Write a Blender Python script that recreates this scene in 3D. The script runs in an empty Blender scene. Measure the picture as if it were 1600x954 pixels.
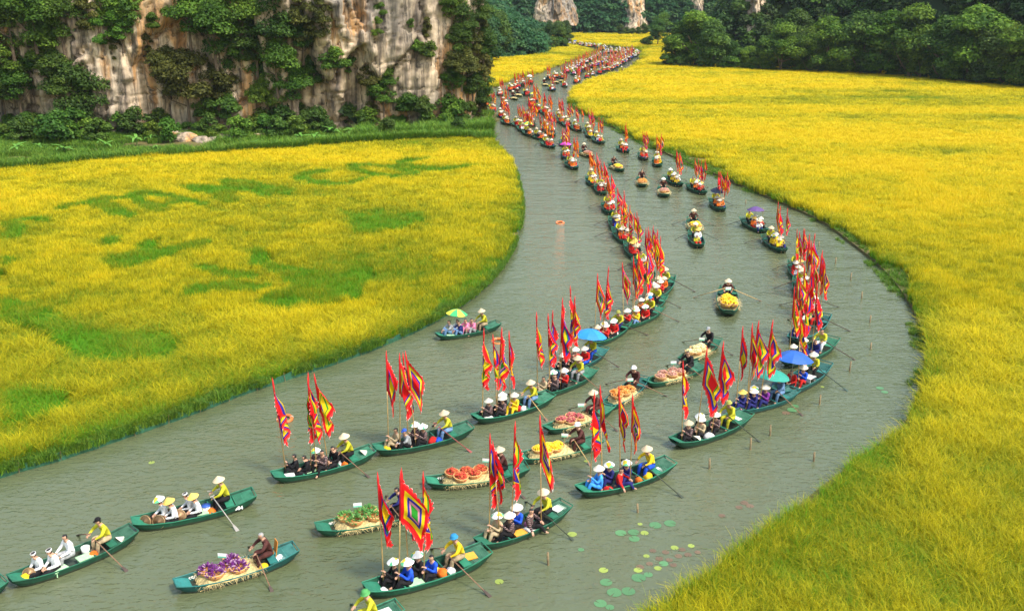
import bpy, bmesh, math, random
import numpy as np
from mathutils import Vector, Matrix
from mathutils.bvhtree import BVHTree

random.seed(7)
rng = np.random.default_rng(7)
scene = bpy.context.scene
C = scene.collection
R = math.radians

# ---------------------------------------------------------------- camera
CAM_H, FPX = 16.0, 1500.0
PITCH = math.atan(489 / FPX)
cam_d = bpy.data.cameras.new('camera')
cam_d.sensor_width = 36.0
cam_d.lens = FPX / 1600 * 36.0
cam_d.clip_start = 0.5
cam_d.clip_end = 4000
cam = bpy.data.objects.new('camera', cam_d)
C.objects.link(cam)
cam.location = (0, 0, CAM_H)
cam.rotation_euler = (math.pi / 2 - PITCH, 0, 0)
scene.camera = cam

# ---------------------------------------------------------------- sky, sun, exposure
SUN_EL, SUN_AZ = R(54), R(128)          # azimuth clockwise from +Y (north): high on the right
w = bpy.data.worlds.new('World'); scene.world = w; w.use_nodes = True
nt = w.node_tree
sky = nt.nodes.new('ShaderNodeTexSky'); sky.sky_type = 'NISHITA'
sky.sun_disc = False; sky.sun_elevation = SUN_EL; sky.sun_rotation = SUN_AZ
sky.dust_density = 3.0; sky.air_density = 2.0; sky.ozone_density = 1.0
nt.links.new(sky.outputs[0], nt.nodes['Background'].inputs[0])
nt.nodes['Background'].inputs[1].default_value = 0.15
sd = bpy.data.lights.new('sun', 'SUN'); sd.energy = 2.5; sd.angle = R(10); sd.color = (1.0, 0.95, 0.87)
so = bpy.data.objects.new('sun', sd); C.objects.link(so)
sdir = Vector((math.sin(SUN_AZ) * math.cos(SUN_EL), math.cos(SUN_AZ) * math.cos(SUN_EL), math.sin(SUN_EL)))
so.rotation_euler = sdir.to_track_quat('Z', 'Y').to_euler()
so.location = sdir * 200
scene.view_settings.view_transform = 'Standard'
scene.view_settings.look = 'None'
scene.view_settings.exposure = 0.92
scene.view_settings.gamma = 1.0
scene.render.engine = 'CYCLES'
scene.cycles.max_bounces = 4
scene.cycles.transparent_max_bounces = 8
scene.cycles.use_denoising = True

# ---------------------------------------------------------------- helpers
_c, _s = math.cos(PITCH), math.sin(PITCH)
def ray(px, py):
    u, v = (px - 800) / FPX, (py - 477) / FPX
    return Vector((u, _c - v * _s, -_s - v * _c))
def G(px, py, z=0.0):
    """ground survey: the world point at height z seen at that spot of the photograph"""
    d = ray(px, py); t = (z - CAM_H) / d.z
    return Vector((d.x * t, d.y * t, z))

def _h(ix, iy, iz, seed):
    h = (ix.astype(np.int64) * 374761393 + iy.astype(np.int64) * 668265263 + iz.astype(np.int64) * 2147483647 + seed * 974634777) & 0xFFFFFFFF
    h = ((h ^ (h >> 13)) * 1274126177) & 0xFFFFFFFF
    h = ((h ^ (h >> 16)) * 2246822519) & 0xFFFFFFFF
    return ((h ^ (h >> 15)) & 0xFFFFFF) / float(0xFFFFFF)
def vnoise(x, y, z, seed=0):
    x, y, z = np.broadcast_arrays(np.asarray(x, float), np.asarray(y, float), np.asarray(z, float))
    i, j, k = np.floor(x), np.floor(y), np.floor(z)
    f, g, h = x - i, y - j, z - k
    f, g, h = (t * t * (3 - 2 * t) for t in (f, g, h))
    r = 0
    for a in (0, 1):
        for b in (0, 1):
            for c in (0, 1):
                r = r + _h(i + a, j + b, k + c, seed) * (f if a else 1 - f) * (g if b else 1 - g) * (h if c else 1 - h)
    return r
def fbm(x, y, z, seed=0, oct=4):
    a, s, t = 0.5, 0, 0
    for o in range(oct):
        s = s + a * vnoise(x, y, z, seed + o * 17); t += a
        a *= .5; x, y, z = x * 2.03, y * 2.03, z * 2.03
    return s / t
def worley(x, y, seed=0):
    i, j = np.floor(x), np.floor(y)
    f1 = np.full(x.shape, 9.); f2 = np.full(x.shape, 9.); cid = np.zeros(x.shape)
    for a in (-1, 0, 1):
        for b in (-1, 0, 1):
            z0 = np.zeros_like(i)
            cx = i + a + _h(i + a, j + b, z0, seed); cy = j + b + _h(i + a, j + b, z0 + 1, seed)
            d = np.hypot(x - cx, y - cy); v = _h(i + a, j + b, z0 + 2, seed)
            near = d < f1
            f2 = np.where(near, f1, np.minimum(f2, d)); cid = np.where(near, v, cid); f1 = np.where(near, d, f1)
    return f1, f2, cid

def mesh(name, verts, faces, mats=(), mi=None, smooth=False, attrs=None):
    me = bpy.data.meshes.new(name)
    if isinstance(faces, np.ndarray):
        verts = np.asarray(verts, np.float32); n, k = faces.shape
        me.vertices.add(len(verts)); me.vertices.foreach_set('co', verts.ravel())
        me.loops.add(n * k); me.loops.foreach_set('vertex_index', faces.astype(np.int32).ravel())
        me.polygons.add(n)
        me.polygons.foreach_set('loop_start', np.arange(0, n * k, k, dtype=np.int32))
        me.update(calc_edges=True)
    else:
        me.from_pydata([tuple(v) for v in verts], [], faces)
    for m in mats: me.materials.append(m)
    if mi is not None: me.polygons.foreach_set('material_index', np.asarray(mi, np.int32))
    if smooth: me.polygons.foreach_set('use_smooth', np.ones(len(me.polygons), bool))
    for nm, (dom, val) in (attrs or {}).items():
        a = me.attributes.new(nm, 'FLOAT', dom); a.data.foreach_set('value', np.asarray(val, np.float32))
    me.update()
    return me
def obj(name, data, parent=None, loc=None, rot=None, scale=None):
    o = bpy.data.objects.new(name, data); C.objects.link(o)
    if parent is not None: o.parent = parent
    if loc is not None: o.location = loc
    if rot is not None: o.rotation_euler = rot
    if scale is not None: o.scale = (scale,) * 3 if isinstance(scale, (int, float)) else scale
    return o
def tag(o, label, cat, group=None):
    o['label'] = label; o['category'] = cat
    if group: o['group'] = group
    return o
def struct(o): o['kind'] = 'structure'; return o
def stuff(o, label=None, cat=None):
    o['kind'] = 'stuff'
    if label: o['label'] = label; o['category'] = cat
    return o
ORD = ['zeroth', 'first', 'second', 'third', 'fourth', 'fifth', 'sixth', 'seventh', 'eighth', 'ninth', 'tenth', 'eleventh', 'twelfth',
       'thirteenth', 'fourteenth', 'fifteenth', 'sixteenth', 'seventeenth', 'eighteenth', 'nineteenth', 'twentieth']
def nth(i):
    if i <= 20: return ORD[i]
    return f'{i}' + ('th' if i % 100 in (11, 12, 13) else {1: 'st', 2: 'nd', 3: 'rd'}.get(i % 10, 'th'))

class MB:
    """collects shapes for ONE mesh"""
    def __init__(s): s.v = []; s.f = []; s.m = []
    def add(s, verts, faces, m=0):
        b = len(s.v); s.v += [tuple(v) for v in verts]; s.f += [tuple(i + b for i in f) for f in faces]; s.m += [m] * len(faces)
    def box(s, c, h, m=0, M=None):
        vs = [Vector((c[0] + a * h[0], c[1] + b * h[1], c[2] + d * h[2])) for a in (-1, 1) for b in (-1, 1) for d in (-1, 1)]
        if M is not None: vs = [M @ v for v in vs]
        s.add(vs, [(0, 1, 3, 2), (4, 6, 7, 5), (0, 4, 5, 1), (2, 3, 7, 6), (0, 2, 6, 4), (1, 5, 7, 3)], m)
    def tube(s, pts, rad, n=6, m=0, caps=True):
        pts = [Vector(p) for p in pts]
        if isinstance(rad, (int, float)): rad = [rad] * len(pts)
        rings = []
        up = Vector((0.13, 0.21, 1)).normalized()
        for i, p in enumerate(pts):
            d = (pts[min(i + 1, len(pts) - 1)] - pts[max(i - 1, 0)]).normalized()
            a = d.cross(up)
            if a.length < 1e-3: a = d.cross(Vector((1, 0, 0)))
            a.normalize(); b = d.cross(a)
            rings.append([p + (a * math.cos(2 * math.pi * k / n) + b * math.sin(2 * math.pi * k / n)) * rad[i] for k in range(n)])
        vs = [v for r in rings for v in r]; fs = []
        for i in range(len(pts) - 1):
            for k in range(n):
                fs.append((i * n + k, i * n + (k + 1) % n, (i + 1) * n + (k + 1) % n, (i + 1) * n + k))
        if caps: fs += [tuple(range(n))[::-1], tuple((len(pts) - 1) * n + k for k in range(n))]
        s.add(vs, fs, m)
    def lathe(s, prof, n=16, m=0, c=(0, 0, 0), cap0=False, cap1=False):
        vs = [(c[0] + r * math.cos(2 * math.pi * k / n), c[1] + r * math.sin(2 * math.pi * k / n), c[2] + z) for r, z in prof for k in range(n)]
        fs = [(i * n + k, i * n + (k + 1) % n, (i + 1) * n + (k + 1) % n, (i + 1) * n + k) for i in range(len(prof) - 1) for k in range(n)]
        if cap0: fs.append(tuple(range(n))[::-1])
        if cap1: fs.append(tuple((len(prof) - 1) * n + k for k in range(n)))
        s.add(vs, fs, m)
    def me(s, name, mats, smooth=False): return mesh(name, s.v, s.f, mats, s.m, smooth)

# ---------------------------------------------------------------- materials
def nmat(name):
    m = bpy.data.materials.new(name); m.use_nodes = True
    return m, m.node_tree, m.node_tree.nodes['Principled BSDF']
def N(t, kind, **kw):
    n = t.nodes.new('ShaderNode' + kind)
    for k, v in kw.items():
        if k.startswith('i_'): n.inputs[k[2:]].default_value = v
        else: setattr(n, k, v)
    return n
def ramp(t, stops, interp='LINEAR'):
    n = t.nodes.new('ShaderNodeValToRGB'); n.color_ramp.interpolation = interp
    el = n.color_ramp.elements
    while len(el) < len(stops): el.new(.5)
    for e, (p, c) in zip(el, stops): e.position = p; e.color = (*c, 1)
    return n
def mapping(t, scale, coord='Object'):
    tc = N(t, 'TexCoord'); mp = N(t, 'Mapping'); mp.inputs['Scale'].default_value = scale
    t.links.new(tc.outputs[coord], mp.inputs['Vector']); return mp
_plain = {}
def plain(name, col, rough=.6, var=.12, scale=14, metal=0.0, spec=.4):
    """one-colour material with a little grain and wear"""
    if name in _plain: return _plain[name]
    m, t, b = nmat(name)
    mp = mapping(t, (scale,) * 3)
    nz = N(t, 'TexNoise', i_Scale=1.0, i_Detail=3.0); t.links.new(mp.outputs[0], nz.inputs['Vector'])
    oi = N(t, 'ObjectInfo')
    r = ramp(t, [(.25, [max(0, c * (1 - var)) for c in col]), (.75, [min(1, c * (1 + var)) for c in col])])
    t.links.new(nz.outputs['Fac'], r.inputs[0])
    hs = N(t, 'HueSaturation'); 
    mr = N(t, 'MapRange'); mr.inputs['To Min'].default_value = .85; mr.inputs['To Max'].default_value = 1.12
    t.links.new(oi.outputs['Random'], mr.inputs[0]); t.links.new(mr.outputs[0], hs.inputs['Value'])
    t.links.new(r.outputs[0], hs.inputs['Color']); t.links.new(hs.outputs[0], b.inputs['Base Color'])
    b.inputs['Roughness'].default_value = rough; b.inputs['Metallic'].default_value = metal
    b.inputs['Specular IOR Level'].default_value = spec
    _plain[name] = m
    return m
def leafmat(name, lo, hi, mid=None, trans=.38):
    m, t, b = nmat(name)
    at = N(t, 'Attribute', attribute_name='leaf')
    stops = [(0, lo), (1, hi)] if mid is None else [(0, lo), (.6, mid), (1, hi)]
    r = ramp(t, stops); t.links.new(at.outputs['Fac'], r.inputs[0])
    oi = N(t, 'ObjectInfo'); mr = N(t, 'MapRange'); mr.inputs['To Min'].default_value = .8; mr.inputs['To Max'].default_value = 1.2
    t.links.new(oi.outputs['Random'], mr.inputs[0])
    hs = N(t, 'HueSaturation'); t.links.new(mr.outputs[0], hs.inputs['Value'])
    mh = N(t, 'MapRange'); mh.inputs['To Min'].default_value = .475; mh.inputs['To Max'].default_value = .515
    wn = N(t, 'TexWhiteNoise', noise_dimensions='1D'); t.links.new(oi.outputs['Random'], wn.inputs['W'])
    t.links.new(wn.outputs['Value'], mh.inputs[0]); t.links.new(mh.outputs[0], hs.inputs['Hue'])
    t.links.new(r.outputs[0], hs.inputs['Color']); t.links.new(hs.outputs[0], b.inputs['Base Color'])
    b.inputs['Roughness'].default_value = .6; b.inputs['Specular IOR Level'].default_value = .25
    tr = N(t, 'BsdfTranslucent'); t.links.new(hs.outputs[0], tr.inputs['Color'])
    mx = N(t, 'MixShader', i_Fac=trans); t.links.new(b.outputs[0], mx.inputs[1]); t.links.new(tr.outputs[0], mx.inputs[2])
    t.links.new(mx.outputs[0], t.nodes['Material Output'].inputs['Surface'])
    return m

# water: turbid green river with wind ripples
M_water, t, b = nmat('river_water')
mp = mapping(t, (1, 1, 1))
big = N(t, 'TexNoise', i_Scale=.045, i_Detail=3.0); t.links.new(mp.outputs[0], big.inputs['Vector'])
r = ramp(t, [(.3, (.080, .098, .042)), (.7, (.115, .130, .072))]); t.links.new(big.outputs['Fac'], r.inputs[0])
t.links.new(r.outputs[0], b.inputs['Base Color'])
b.inputs['Roughness'].default_value = .04; b.inputs['IOR'].default_value = 1.52
mp2 = mapping(t, (1.0, 1.9, 1)); 
n1 = N(t, 'TexNoise', i_Scale=2.8, i_Detail=3.0, i_Roughness=.5, i_Distortion=.8); t.links.new(mp2.outputs[0], n1.inputs['Vector'])
n2 = N(t, 'TexNoise', i_Scale=.42, i_Detail=2.0); t.links.new(mp2.outputs[0], n2.inputs['Vector'])
ad = N(t, 'Math', operation='MULTIPLY_ADD'); t.links.new(n2.outputs['Fac'], ad.inputs[0]); ad.inputs[1].default_value = 2.2; t.links.new(n1.outputs['Fac'], ad.inputs[2])
bp = N(t, 'Bump', i_Strength=.8, i_Distance=.07); t.links.new(ad.outputs[0], bp.inputs['Height'])
t.links.new(bp.outputs[0], b.inputs['Normal'])

def earth(name, c0, c1, sc=.4):
    m, t, b = nmat(name); mp = mapping(t, (sc,) * 3)
    nz = N(t, 'TexNoise', i_Scale=1.0, i_Detail=6.0); t.links.new(mp.outputs[0], nz.inputs['Vector'])
    r = ramp(t, [(.3, c0), (.7, c1)]); t.links.new(nz.outputs['Fac'], r.inputs[0]); t.links.new(r.outputs[0], b.inputs['Base Color'])
    b.inputs['Roughness'].default_value = .95
    return m
M_soil = earth('paddy_soil', (.07, .06, .02), (.15, .12, .03))
M_earth = earth('earth', (.05, .07, .02), (.12, .11, .04), .15)

# limestone: pale and orange faces, grey weathering, black water streaks
M_rock, t, b = nmat('limestone')
mpA = mapping(t, (.22, .22, .045)); mpS = mapping(t, (1.5, 1.5, .09)); mpF = mapping(t, (.9, .9, .9)); mpB = mapping(t, (.05, .05, .05))
nA = N(t, 'TexNoise', i_Scale=1.0, i_Detail=5.0, i_Roughness=.6); t.links.new(mpA.outputs[0], nA.inputs['Vector'])
nS = N(t, 'TexNoise', i_Scale=1.0, i_Detail=6.0, i_Roughness=.65, i_Distortion=.3); t.links.new(mpS.outputs[0], nS.inputs['Vector'])
nF = N(t, 'TexNoise', i_Scale=1.0, i_Detail=8.0, i_Roughness=.65); t.links.new(mpF.outputs[0], nF.inputs['Vector'])
nB = N(t, 'TexNoise', i_Scale=1.0, i_Detail=3.0); t.links.new(mpB.outputs[0], nB.inputs['Vector'])
rA = ramp(t, [(.28, (.14, .13, .125)), (.37, (.34, .28, .22)), (.45, (.58, .49, .37)), (.52, (.66, .57, .45)), (.58, (.62, .36, .15)), (.66, (.50, .38, .25)), (.76, (.17, .16, .155))])
t.links.new(nA.outputs['Fac'], rA.inputs[0])
rS = ramp(t, [(.36, (.07, .07, .075)), (.45, (.5, .5, .5)), (.54, (1, 1, 1)), (.75, (1.05, 1.05, 1.02))]); t.links.new(nS.outputs['Fac'], rS.inputs[0])
m1 = N(t, 'Mix', data_type='RGBA', blend_type='MULTIPLY', i_Factor=.9); t.links.new(rA.outputs[0], m1.inputs[6]); t.links.new(rS.outputs[0], m1.inputs[7])
rF = ramp(t, [(.35, (.45, .45, .45)), (.6, (1, 1, 1))]); t.links.new(nF.outputs['Fac'], rF.inputs[0])
m2 = N(t, 'Mix', data_type='RGBA', blend_type='MULTIPLY', i_Factor=.7); t.links.new(m1.outputs[2], m2.inputs[6]); t.links.new(rF.outputs[0], m2.inputs[7])
rB = ramp(t, [(.40, (.5, .5, .52)), (.54, (1.15, 1.05, .94))]); t.links.new(nB.outputs['Fac'], rB.inputs[0])
m3 = N(t, 'Mix', data_type='RGBA', blend_type='MULTIPLY', i_Factor=1); t.links.new(m2.outputs[2], m3.inputs[6]); t.links.new(rB.outputs[0], m3.inputs[7])
t.links.new(m3.outputs[2], b.inputs['Base Color']); b.inputs['Roughness'].default_value = .9
bp = N(t, 'Bump', i_Strength=.6, i_Distance=.25); t.links.new(nF.outputs['Fac'], bp.inputs['Height']); t.links.new(bp.outputs[0], b.inputs['Normal'])

M_hill = earth('hill_undergrowth', (.012, .028, .008), (.03, .055, .015), .12)
M_leaf_mid = leafmat('leaves_green', (.032, .085, .010), (.24, .37, .038), (.105, .205, .020))
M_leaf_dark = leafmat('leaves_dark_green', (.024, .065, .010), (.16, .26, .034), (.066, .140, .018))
M_leaf_olive = leafmat('leaves_olive', (.045, .055, .010), (.22, .22, .040), (.110, .120, .022))
M_leaf_bright = leafmat('leaves_bright_green', (.035, .10, .010), (.16, .27, .03), (.08, .18, .018))
M_leaf_blue = leafmat('leaves_bluish', (.02, .085, .032), (.11, .24, .065), (.05, .145, .045))
M_bark = plain('bark', (.12, .085, .055), .9, .4, 6)
M_grass = leafmat('grass_blades', (.04, .12, .012), (.20, .34, .03), (.10, .22, .018), .3)

# ripe rice: green stems, golden ears; ripeness comes from where the plant grows
M_rice, t, b = nmat('rice_plant')
at = N(t, 'Attribute', attribute_name='leaf'); ti = N(t, 'Attribute', attribute_name='ripe', attribute_type='INSTANCER')
hg = N(t, 'Attribute', attribute_name='ear')
sm = N(t, 'Math', operation='MULTIPLY_ADD'); t.links.new(at.outputs['Fac'], sm.inputs[0]); sm.inputs[1].default_value = .42; t.links.new(ti.outputs['Fac'], sm.inputs[2])
s2 = N(t, 'Math', operation='MULTIPLY_ADD'); t.links.new(hg.outputs['Fac'], s2.inputs[0]); s2.inputs[1].default_value = .28; t.links.new(sm.outputs[0], s2.inputs[2])
r = ramp(t, [(.04, (.10, .33, .007)), (.30, (.155, .245, .006)), (.56, (.37, .34, .007)), (.80, (.62, .54, .009)), (1.0, (.74, .56, .010))])
t.links.new(s2.outputs[0], r.inputs[0]); t.links.new(r.outputs[0], b.inputs['Base Color'])
b.inputs['Roughness'].default_value = .65; b.inputs['Specular IOR Level'].default_value = .2
tr = N(t, 'BsdfTranslucent'); t.links.new(r.outputs[0], tr.inputs['Color'])
mx = N(t, 'MixShader', i_Fac=.35); t.links.new(b.outputs[0], mx.inputs[1]); t.links.new(tr.outputs[0], mx.inputs[2])
t.links.new(mx.outputs[0], t.nodes['Material Output'].inputs['Surface'])

# ================================================================ LAND AND WATER
def smooth_line(pts, n=6):
    P = [np.array(p[:2], float) for p in pts]; out = []
    for i in range(len(P) - 1):
        p0, p1, p2, p3 = P[max(i - 1, 0)], P[i], P[i + 1], P[min(i + 2, len(P) - 1)]
        for k in range(n):
            s = k / n
            out.append(.5 * ((2 * p1) + (p2 - p0) * s + (2 * p0 - 5 * p1 + 4 * p2 - p3) * s * s + (3 * p1 - p0 - 3 * p2 + p3) * s ** 3))
    out.append(P[-1]); return np.array(out)
left_px = [(-260, 830), (-120, 782), (0, 745), (100, 716), (200, 682), (300, 647), (400, 609), (500, 576), (600, 540), (680, 503), (740, 465), (780, 425), (805, 380),
           (815, 330), (811, 295), (800, 262), (782, 238), (764, 223), (750, 208)]
left_near = smooth_line([G(*p) for p in left_px])
LEFT_BEHIND = [(-3.2, 121.5), (-1.6, 128), (-2.5, 140), (-6, 152), (-8, 160), (-6, 166)]
left_far = smooth_line([(-6, 166)] + [G(*p) for p in [(770, 138), (800, 127.5), (850, 112), (890, 98), (915, 91), (930, 84.5), (925, 80), (905, 74.5), (885, 70.5), (860, 68.5), (800, 67), (700, 66)]], 4)
right_px = [(600, 63), (700, 63.5), (860, 65.5), (895, 66.8), (940, 71), (985, 76), (1003, 80), (1007, 87), (990, 103), (962, 117), (925, 128), (902, 140), (891, 152), (895, 165),
            (920, 181), (960, 201), (1000, 221), (1060, 250), (1120, 275), (1180, 301), (1240, 327), (1290, 352), (1330, 382), (1370, 414), (1402, 450), (1428, 490),
            (1442, 530), (1444, 572), (1434, 616), (1418, 655), (1392, 690), (1342, 724), (1282, 766), (1234, 808), (1170, 854), (1106, 902), (1034, 956), (962, 1012), (940, 1050), (880, 1120)]
right_bank = smooth_line([G(*p) for p in right_px], 5)
left_poly = np.vstack([left_near, LEFT_BEHIND, left_far, [(-500, 330), (-500, -40), (-20, 10)]])
right_poly = np.vstack([right_bank, [(20, 8), (700, 0), (700, 560), (-400, 560), (-400, 329)]])
GZ = 0.16
def land(name, poly, mat):
    bm = bmesh.new()
    vs = [bm.verts.new((p[0], p[1], GZ)) for p in poly]
    f = bm.faces.new(vs); 
    e = bmesh.ops.extrude_face_region(bm, geom=[f])
    for v in [g for g in e['geom'] if isinstance(g, bmesh.types.BMVert)]: v.co.z = GZ
    for v in vs: v.co.z = -.7
    bmesh.ops.triangulate(bm, faces=[f for f in bm.faces if len(f.verts) > 4]); bmesh.ops.recalc_face_normals(bm, faces=bm.faces)
    me = bpy.data.meshes.new(name); bm.to_mesh(me); bm.free(); me.materials.append(mat)
    return struct(obj(name, me))
land('paddy_ground_left', left_poly, M_soil)
land('paddy_ground_right', right_poly, M_soil)
struct(obj('ground', mesh('ground', [(-3000, -400, -.9), (3000, -400, -.9), (3000, 4000, -.9), (-3000, 4000, -.9)], [(0, 1, 2, 3)], [M_earth])))
struct(obj('river', mesh('river', [(-420, -60, 0), (420, -60, 0), (420, 545, 0), (-420, 545, 0)], [(0, 1, 2, 3)], [M_water])))

def inside(pts, poly):
    x, y = pts[:, 0], pts[:, 1]; r = np.zeros(len(pts), bool); j = len(poly) - 1
    for i in range(len(poly)):
        xi, yi = poly[i]; xj, yj = poly[j]
        if yi != yj:
            r ^= ((yi > y) != (yj > y)) & (x < (xj - xi) * (y - yi) / (yj - yi) + xi)
        j = i
    return r
def dist_line(pts, line):
    d = np.full(len(pts), 1e9)
    for a, b_ in zip(line[:-1], line[1:]):
        ab = b_ - a; L = (ab ** 2).sum() + 1e-9
        s = np.clip(((pts - a) @ ab) / L, 0, 1)
        d = np.minimum(d, np.hypot(*(pts - (a + s[:, None] * ab)).T))
    return d

# scatter: points mesh + instances, for what nobody could count
protos_col = {}
def proto_collection(name, meshes):
    col = bpy.data.collections.new(name)
    for i, me in enumerate(meshes):
        col.objects.link(bpy.data.objects.new(f'{name}_{i:02d}', me))
    return col
def scatter(name, col, pts, scl, rotz, tilt=None, ripe=None, idx=None, sclz=None):
    n = len(pts)
    me = bpy.data.meshes.new(name); me.vertices.add(n); me.vertices.foreach_set('co', np.asarray(pts, np.float32).ravel())
    a = me.attributes.new('scl', 'FLOAT_VECTOR', 'POINT')
    sv = np.repeat(np.asarray(scl, np.float32)[:, None], 3, 1)
    if sclz is not None: sv[:, 2] = sclz
    a.data.foreach_set('vector', sv.ravel())
    a = me.attributes.new('rot', 'FLOAT_VECTOR', 'POINT')
    rv = np.zeros((n, 3), np.float32); rv[:, 2] = rotz
    if tilt is not None: rv[:, :2] = tilt
    a.data.foreach_set('vector', rv.ravel())
    a = me.attributes.new('ripe', 'FLOAT', 'POINT'); a.data.foreach_set('value', np.zeros(n, np.float32) if ripe is None else np.asarray(ripe, np.float32))
    a = me.attributes.new('idx', 'INT', 'POINT'); a.data.foreach_set('value', rng.integers(0, len(col.objects), n).astype(np.int32) if idx is None else idx.astype(np.int32))
    o = obj(name, me)
    g = bpy.data.node_groups.new(name, 'GeometryNodeTree')
    g.interface.new_socket('Geometry', in_out='INPUT', socket_type='NodeSocketGeometry')
    g.interface.new_socket('Geometry', in_out='OUTPUT', socket_type='NodeSocketGeometry')
    i = g.nodes.new('NodeGroupInput'); ou = g.nodes.new('NodeGroupOutput')
    ci = g.nodes.new('GeometryNodeCollectionInfo'); ci.inputs['Collection'].default_value = col; ci.inputs['Separate Children'].default_value = True; ci.inputs['Reset Children'].default_value = True
    ip = g.nodes.new('GeometryNodeInstanceOnPoints'); ip.inputs['Pick Instance'].default_value = True
    def na(nm, ty):
        x = g.nodes.new('GeometryNodeInputNamedAttribute'); x.data_type = ty; x.inputs['Name'].default_value = nm; return x.outputs['Attribute']
    e2r = g.nodes.new('FunctionNodeEulerToRotation')
    L = g.links.new
    L(i.outputs[0], ip.inputs['Points']); L(ci.outputs[0], ip.inputs['Instance'])
    L(na('idx', 'INT'), ip.inputs['Instance Index']); L(na('scl', 'FLOAT_VECTOR'), ip.inputs['Scale'])
    L(na('rot', 'FLOAT_VECTOR'), e2r.inputs[0]); L(e2r.outputs[0], ip.inputs['Rotation'])
    L(ip.outputs[0], ou.inputs[0])
    md = o.modifiers.new('scatter', 'NODES'); md.node_group = g
    return o

# ---------------------------------------------------------------- rice
def blades(n, spread, hgt, width, seed, droop=.5, segs=3, ears=True):
    """a clump of curved blades; attr leaf = colour of each blade, ear = 1 towards the drooping tips"""
    r = np.random.default_rng(seed); V, F, LF, EA = [], [], [], []
    for k in range(n):
        a = r.uniform(0, 2 * np.pi); rad = spread * np.sqrt(r.uniform(0, 1)); bx, by = rad * np.cos(a), rad * np.sin(a)
        az = r.uniform(0, 2 * np.pi); h = hgt * r.uniform(.65, 1.1); w_ = width * r.uniform(.7, 1.3); lean = droop * r.uniform(.3, 1.1) * h
        tw = az + r.uniform(.8, 2.3); sx, sy = np.cos(tw) * w_, np.sin(tw) * w_; lf = r.uniform(0, 1); b0 = len(V)
        drop = r.uniform(0.0, .28) * h
        for s in range(segs + 1):
            q = s / segs; c_ = lean * q ** 2.0; z = h * (q - .12 * q * q) - drop * max(0, q - .6) / .4 * q
            ww = 1 - .75 * q ** 2
            V += [(bx + np.cos(az) * c_ - sx * ww, by + np.sin(az) * c_ - sy * ww, z), (bx + np.cos(az) * c_ + sx * ww, by + np.sin(az) * c_ + sy * ww, z)]
            LF += [lf, lf]; EA += [max(0, q - .35) / .65] * 2
        F += [(b0 + 2 * s, b0 + 2 * s + 1, b0 + 2 * s + 3, b0 + 2 * s + 2) for s in range(segs)]
    return np.array(V), np.array(F), LF, EA
def blade_mesh(name, mat, *a, **k):
    V, F, LF, EA = blades(*a, **k)
    return mesh(name, V, F, [mat], attrs={'leaf': ('POINT', LF), 'ear': ('POINT', EA)})
rice_near = proto_collection('rice_clump', [blade_mesh('rice_clump', M_rice, 28, .12, .84, .0068, 100 + i, .62, 4) for i in range(6)])
rice_far = proto_collection('rice_patch', [blade_mesh('rice_patch', M_rice, 110, .55, .82, .020, 200 + i, .55, 3) for i in range(6)])

def polar_points(spacing_k, y0, y1, x_margin=1.25, smin=.12, jit=.5):
    """points over the view wedge, spacing grows with distance"""
    out = []; y = y0
    while y < y1:
        sp = max(smin, spacing_k * y); half = .535 * x_margin * y + 5
        xs = np.arange(-half, half, sp); xs = xs + rng.uniform(-jit, jit, len(xs)) * sp
        ys = y + rng.uniform(-jit, jit, len(xs)) * sp
        out.append(np.column_stack([xs, ys, np.full(len(xs), sp)])); y += sp
    return np.vstack(out)
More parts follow.
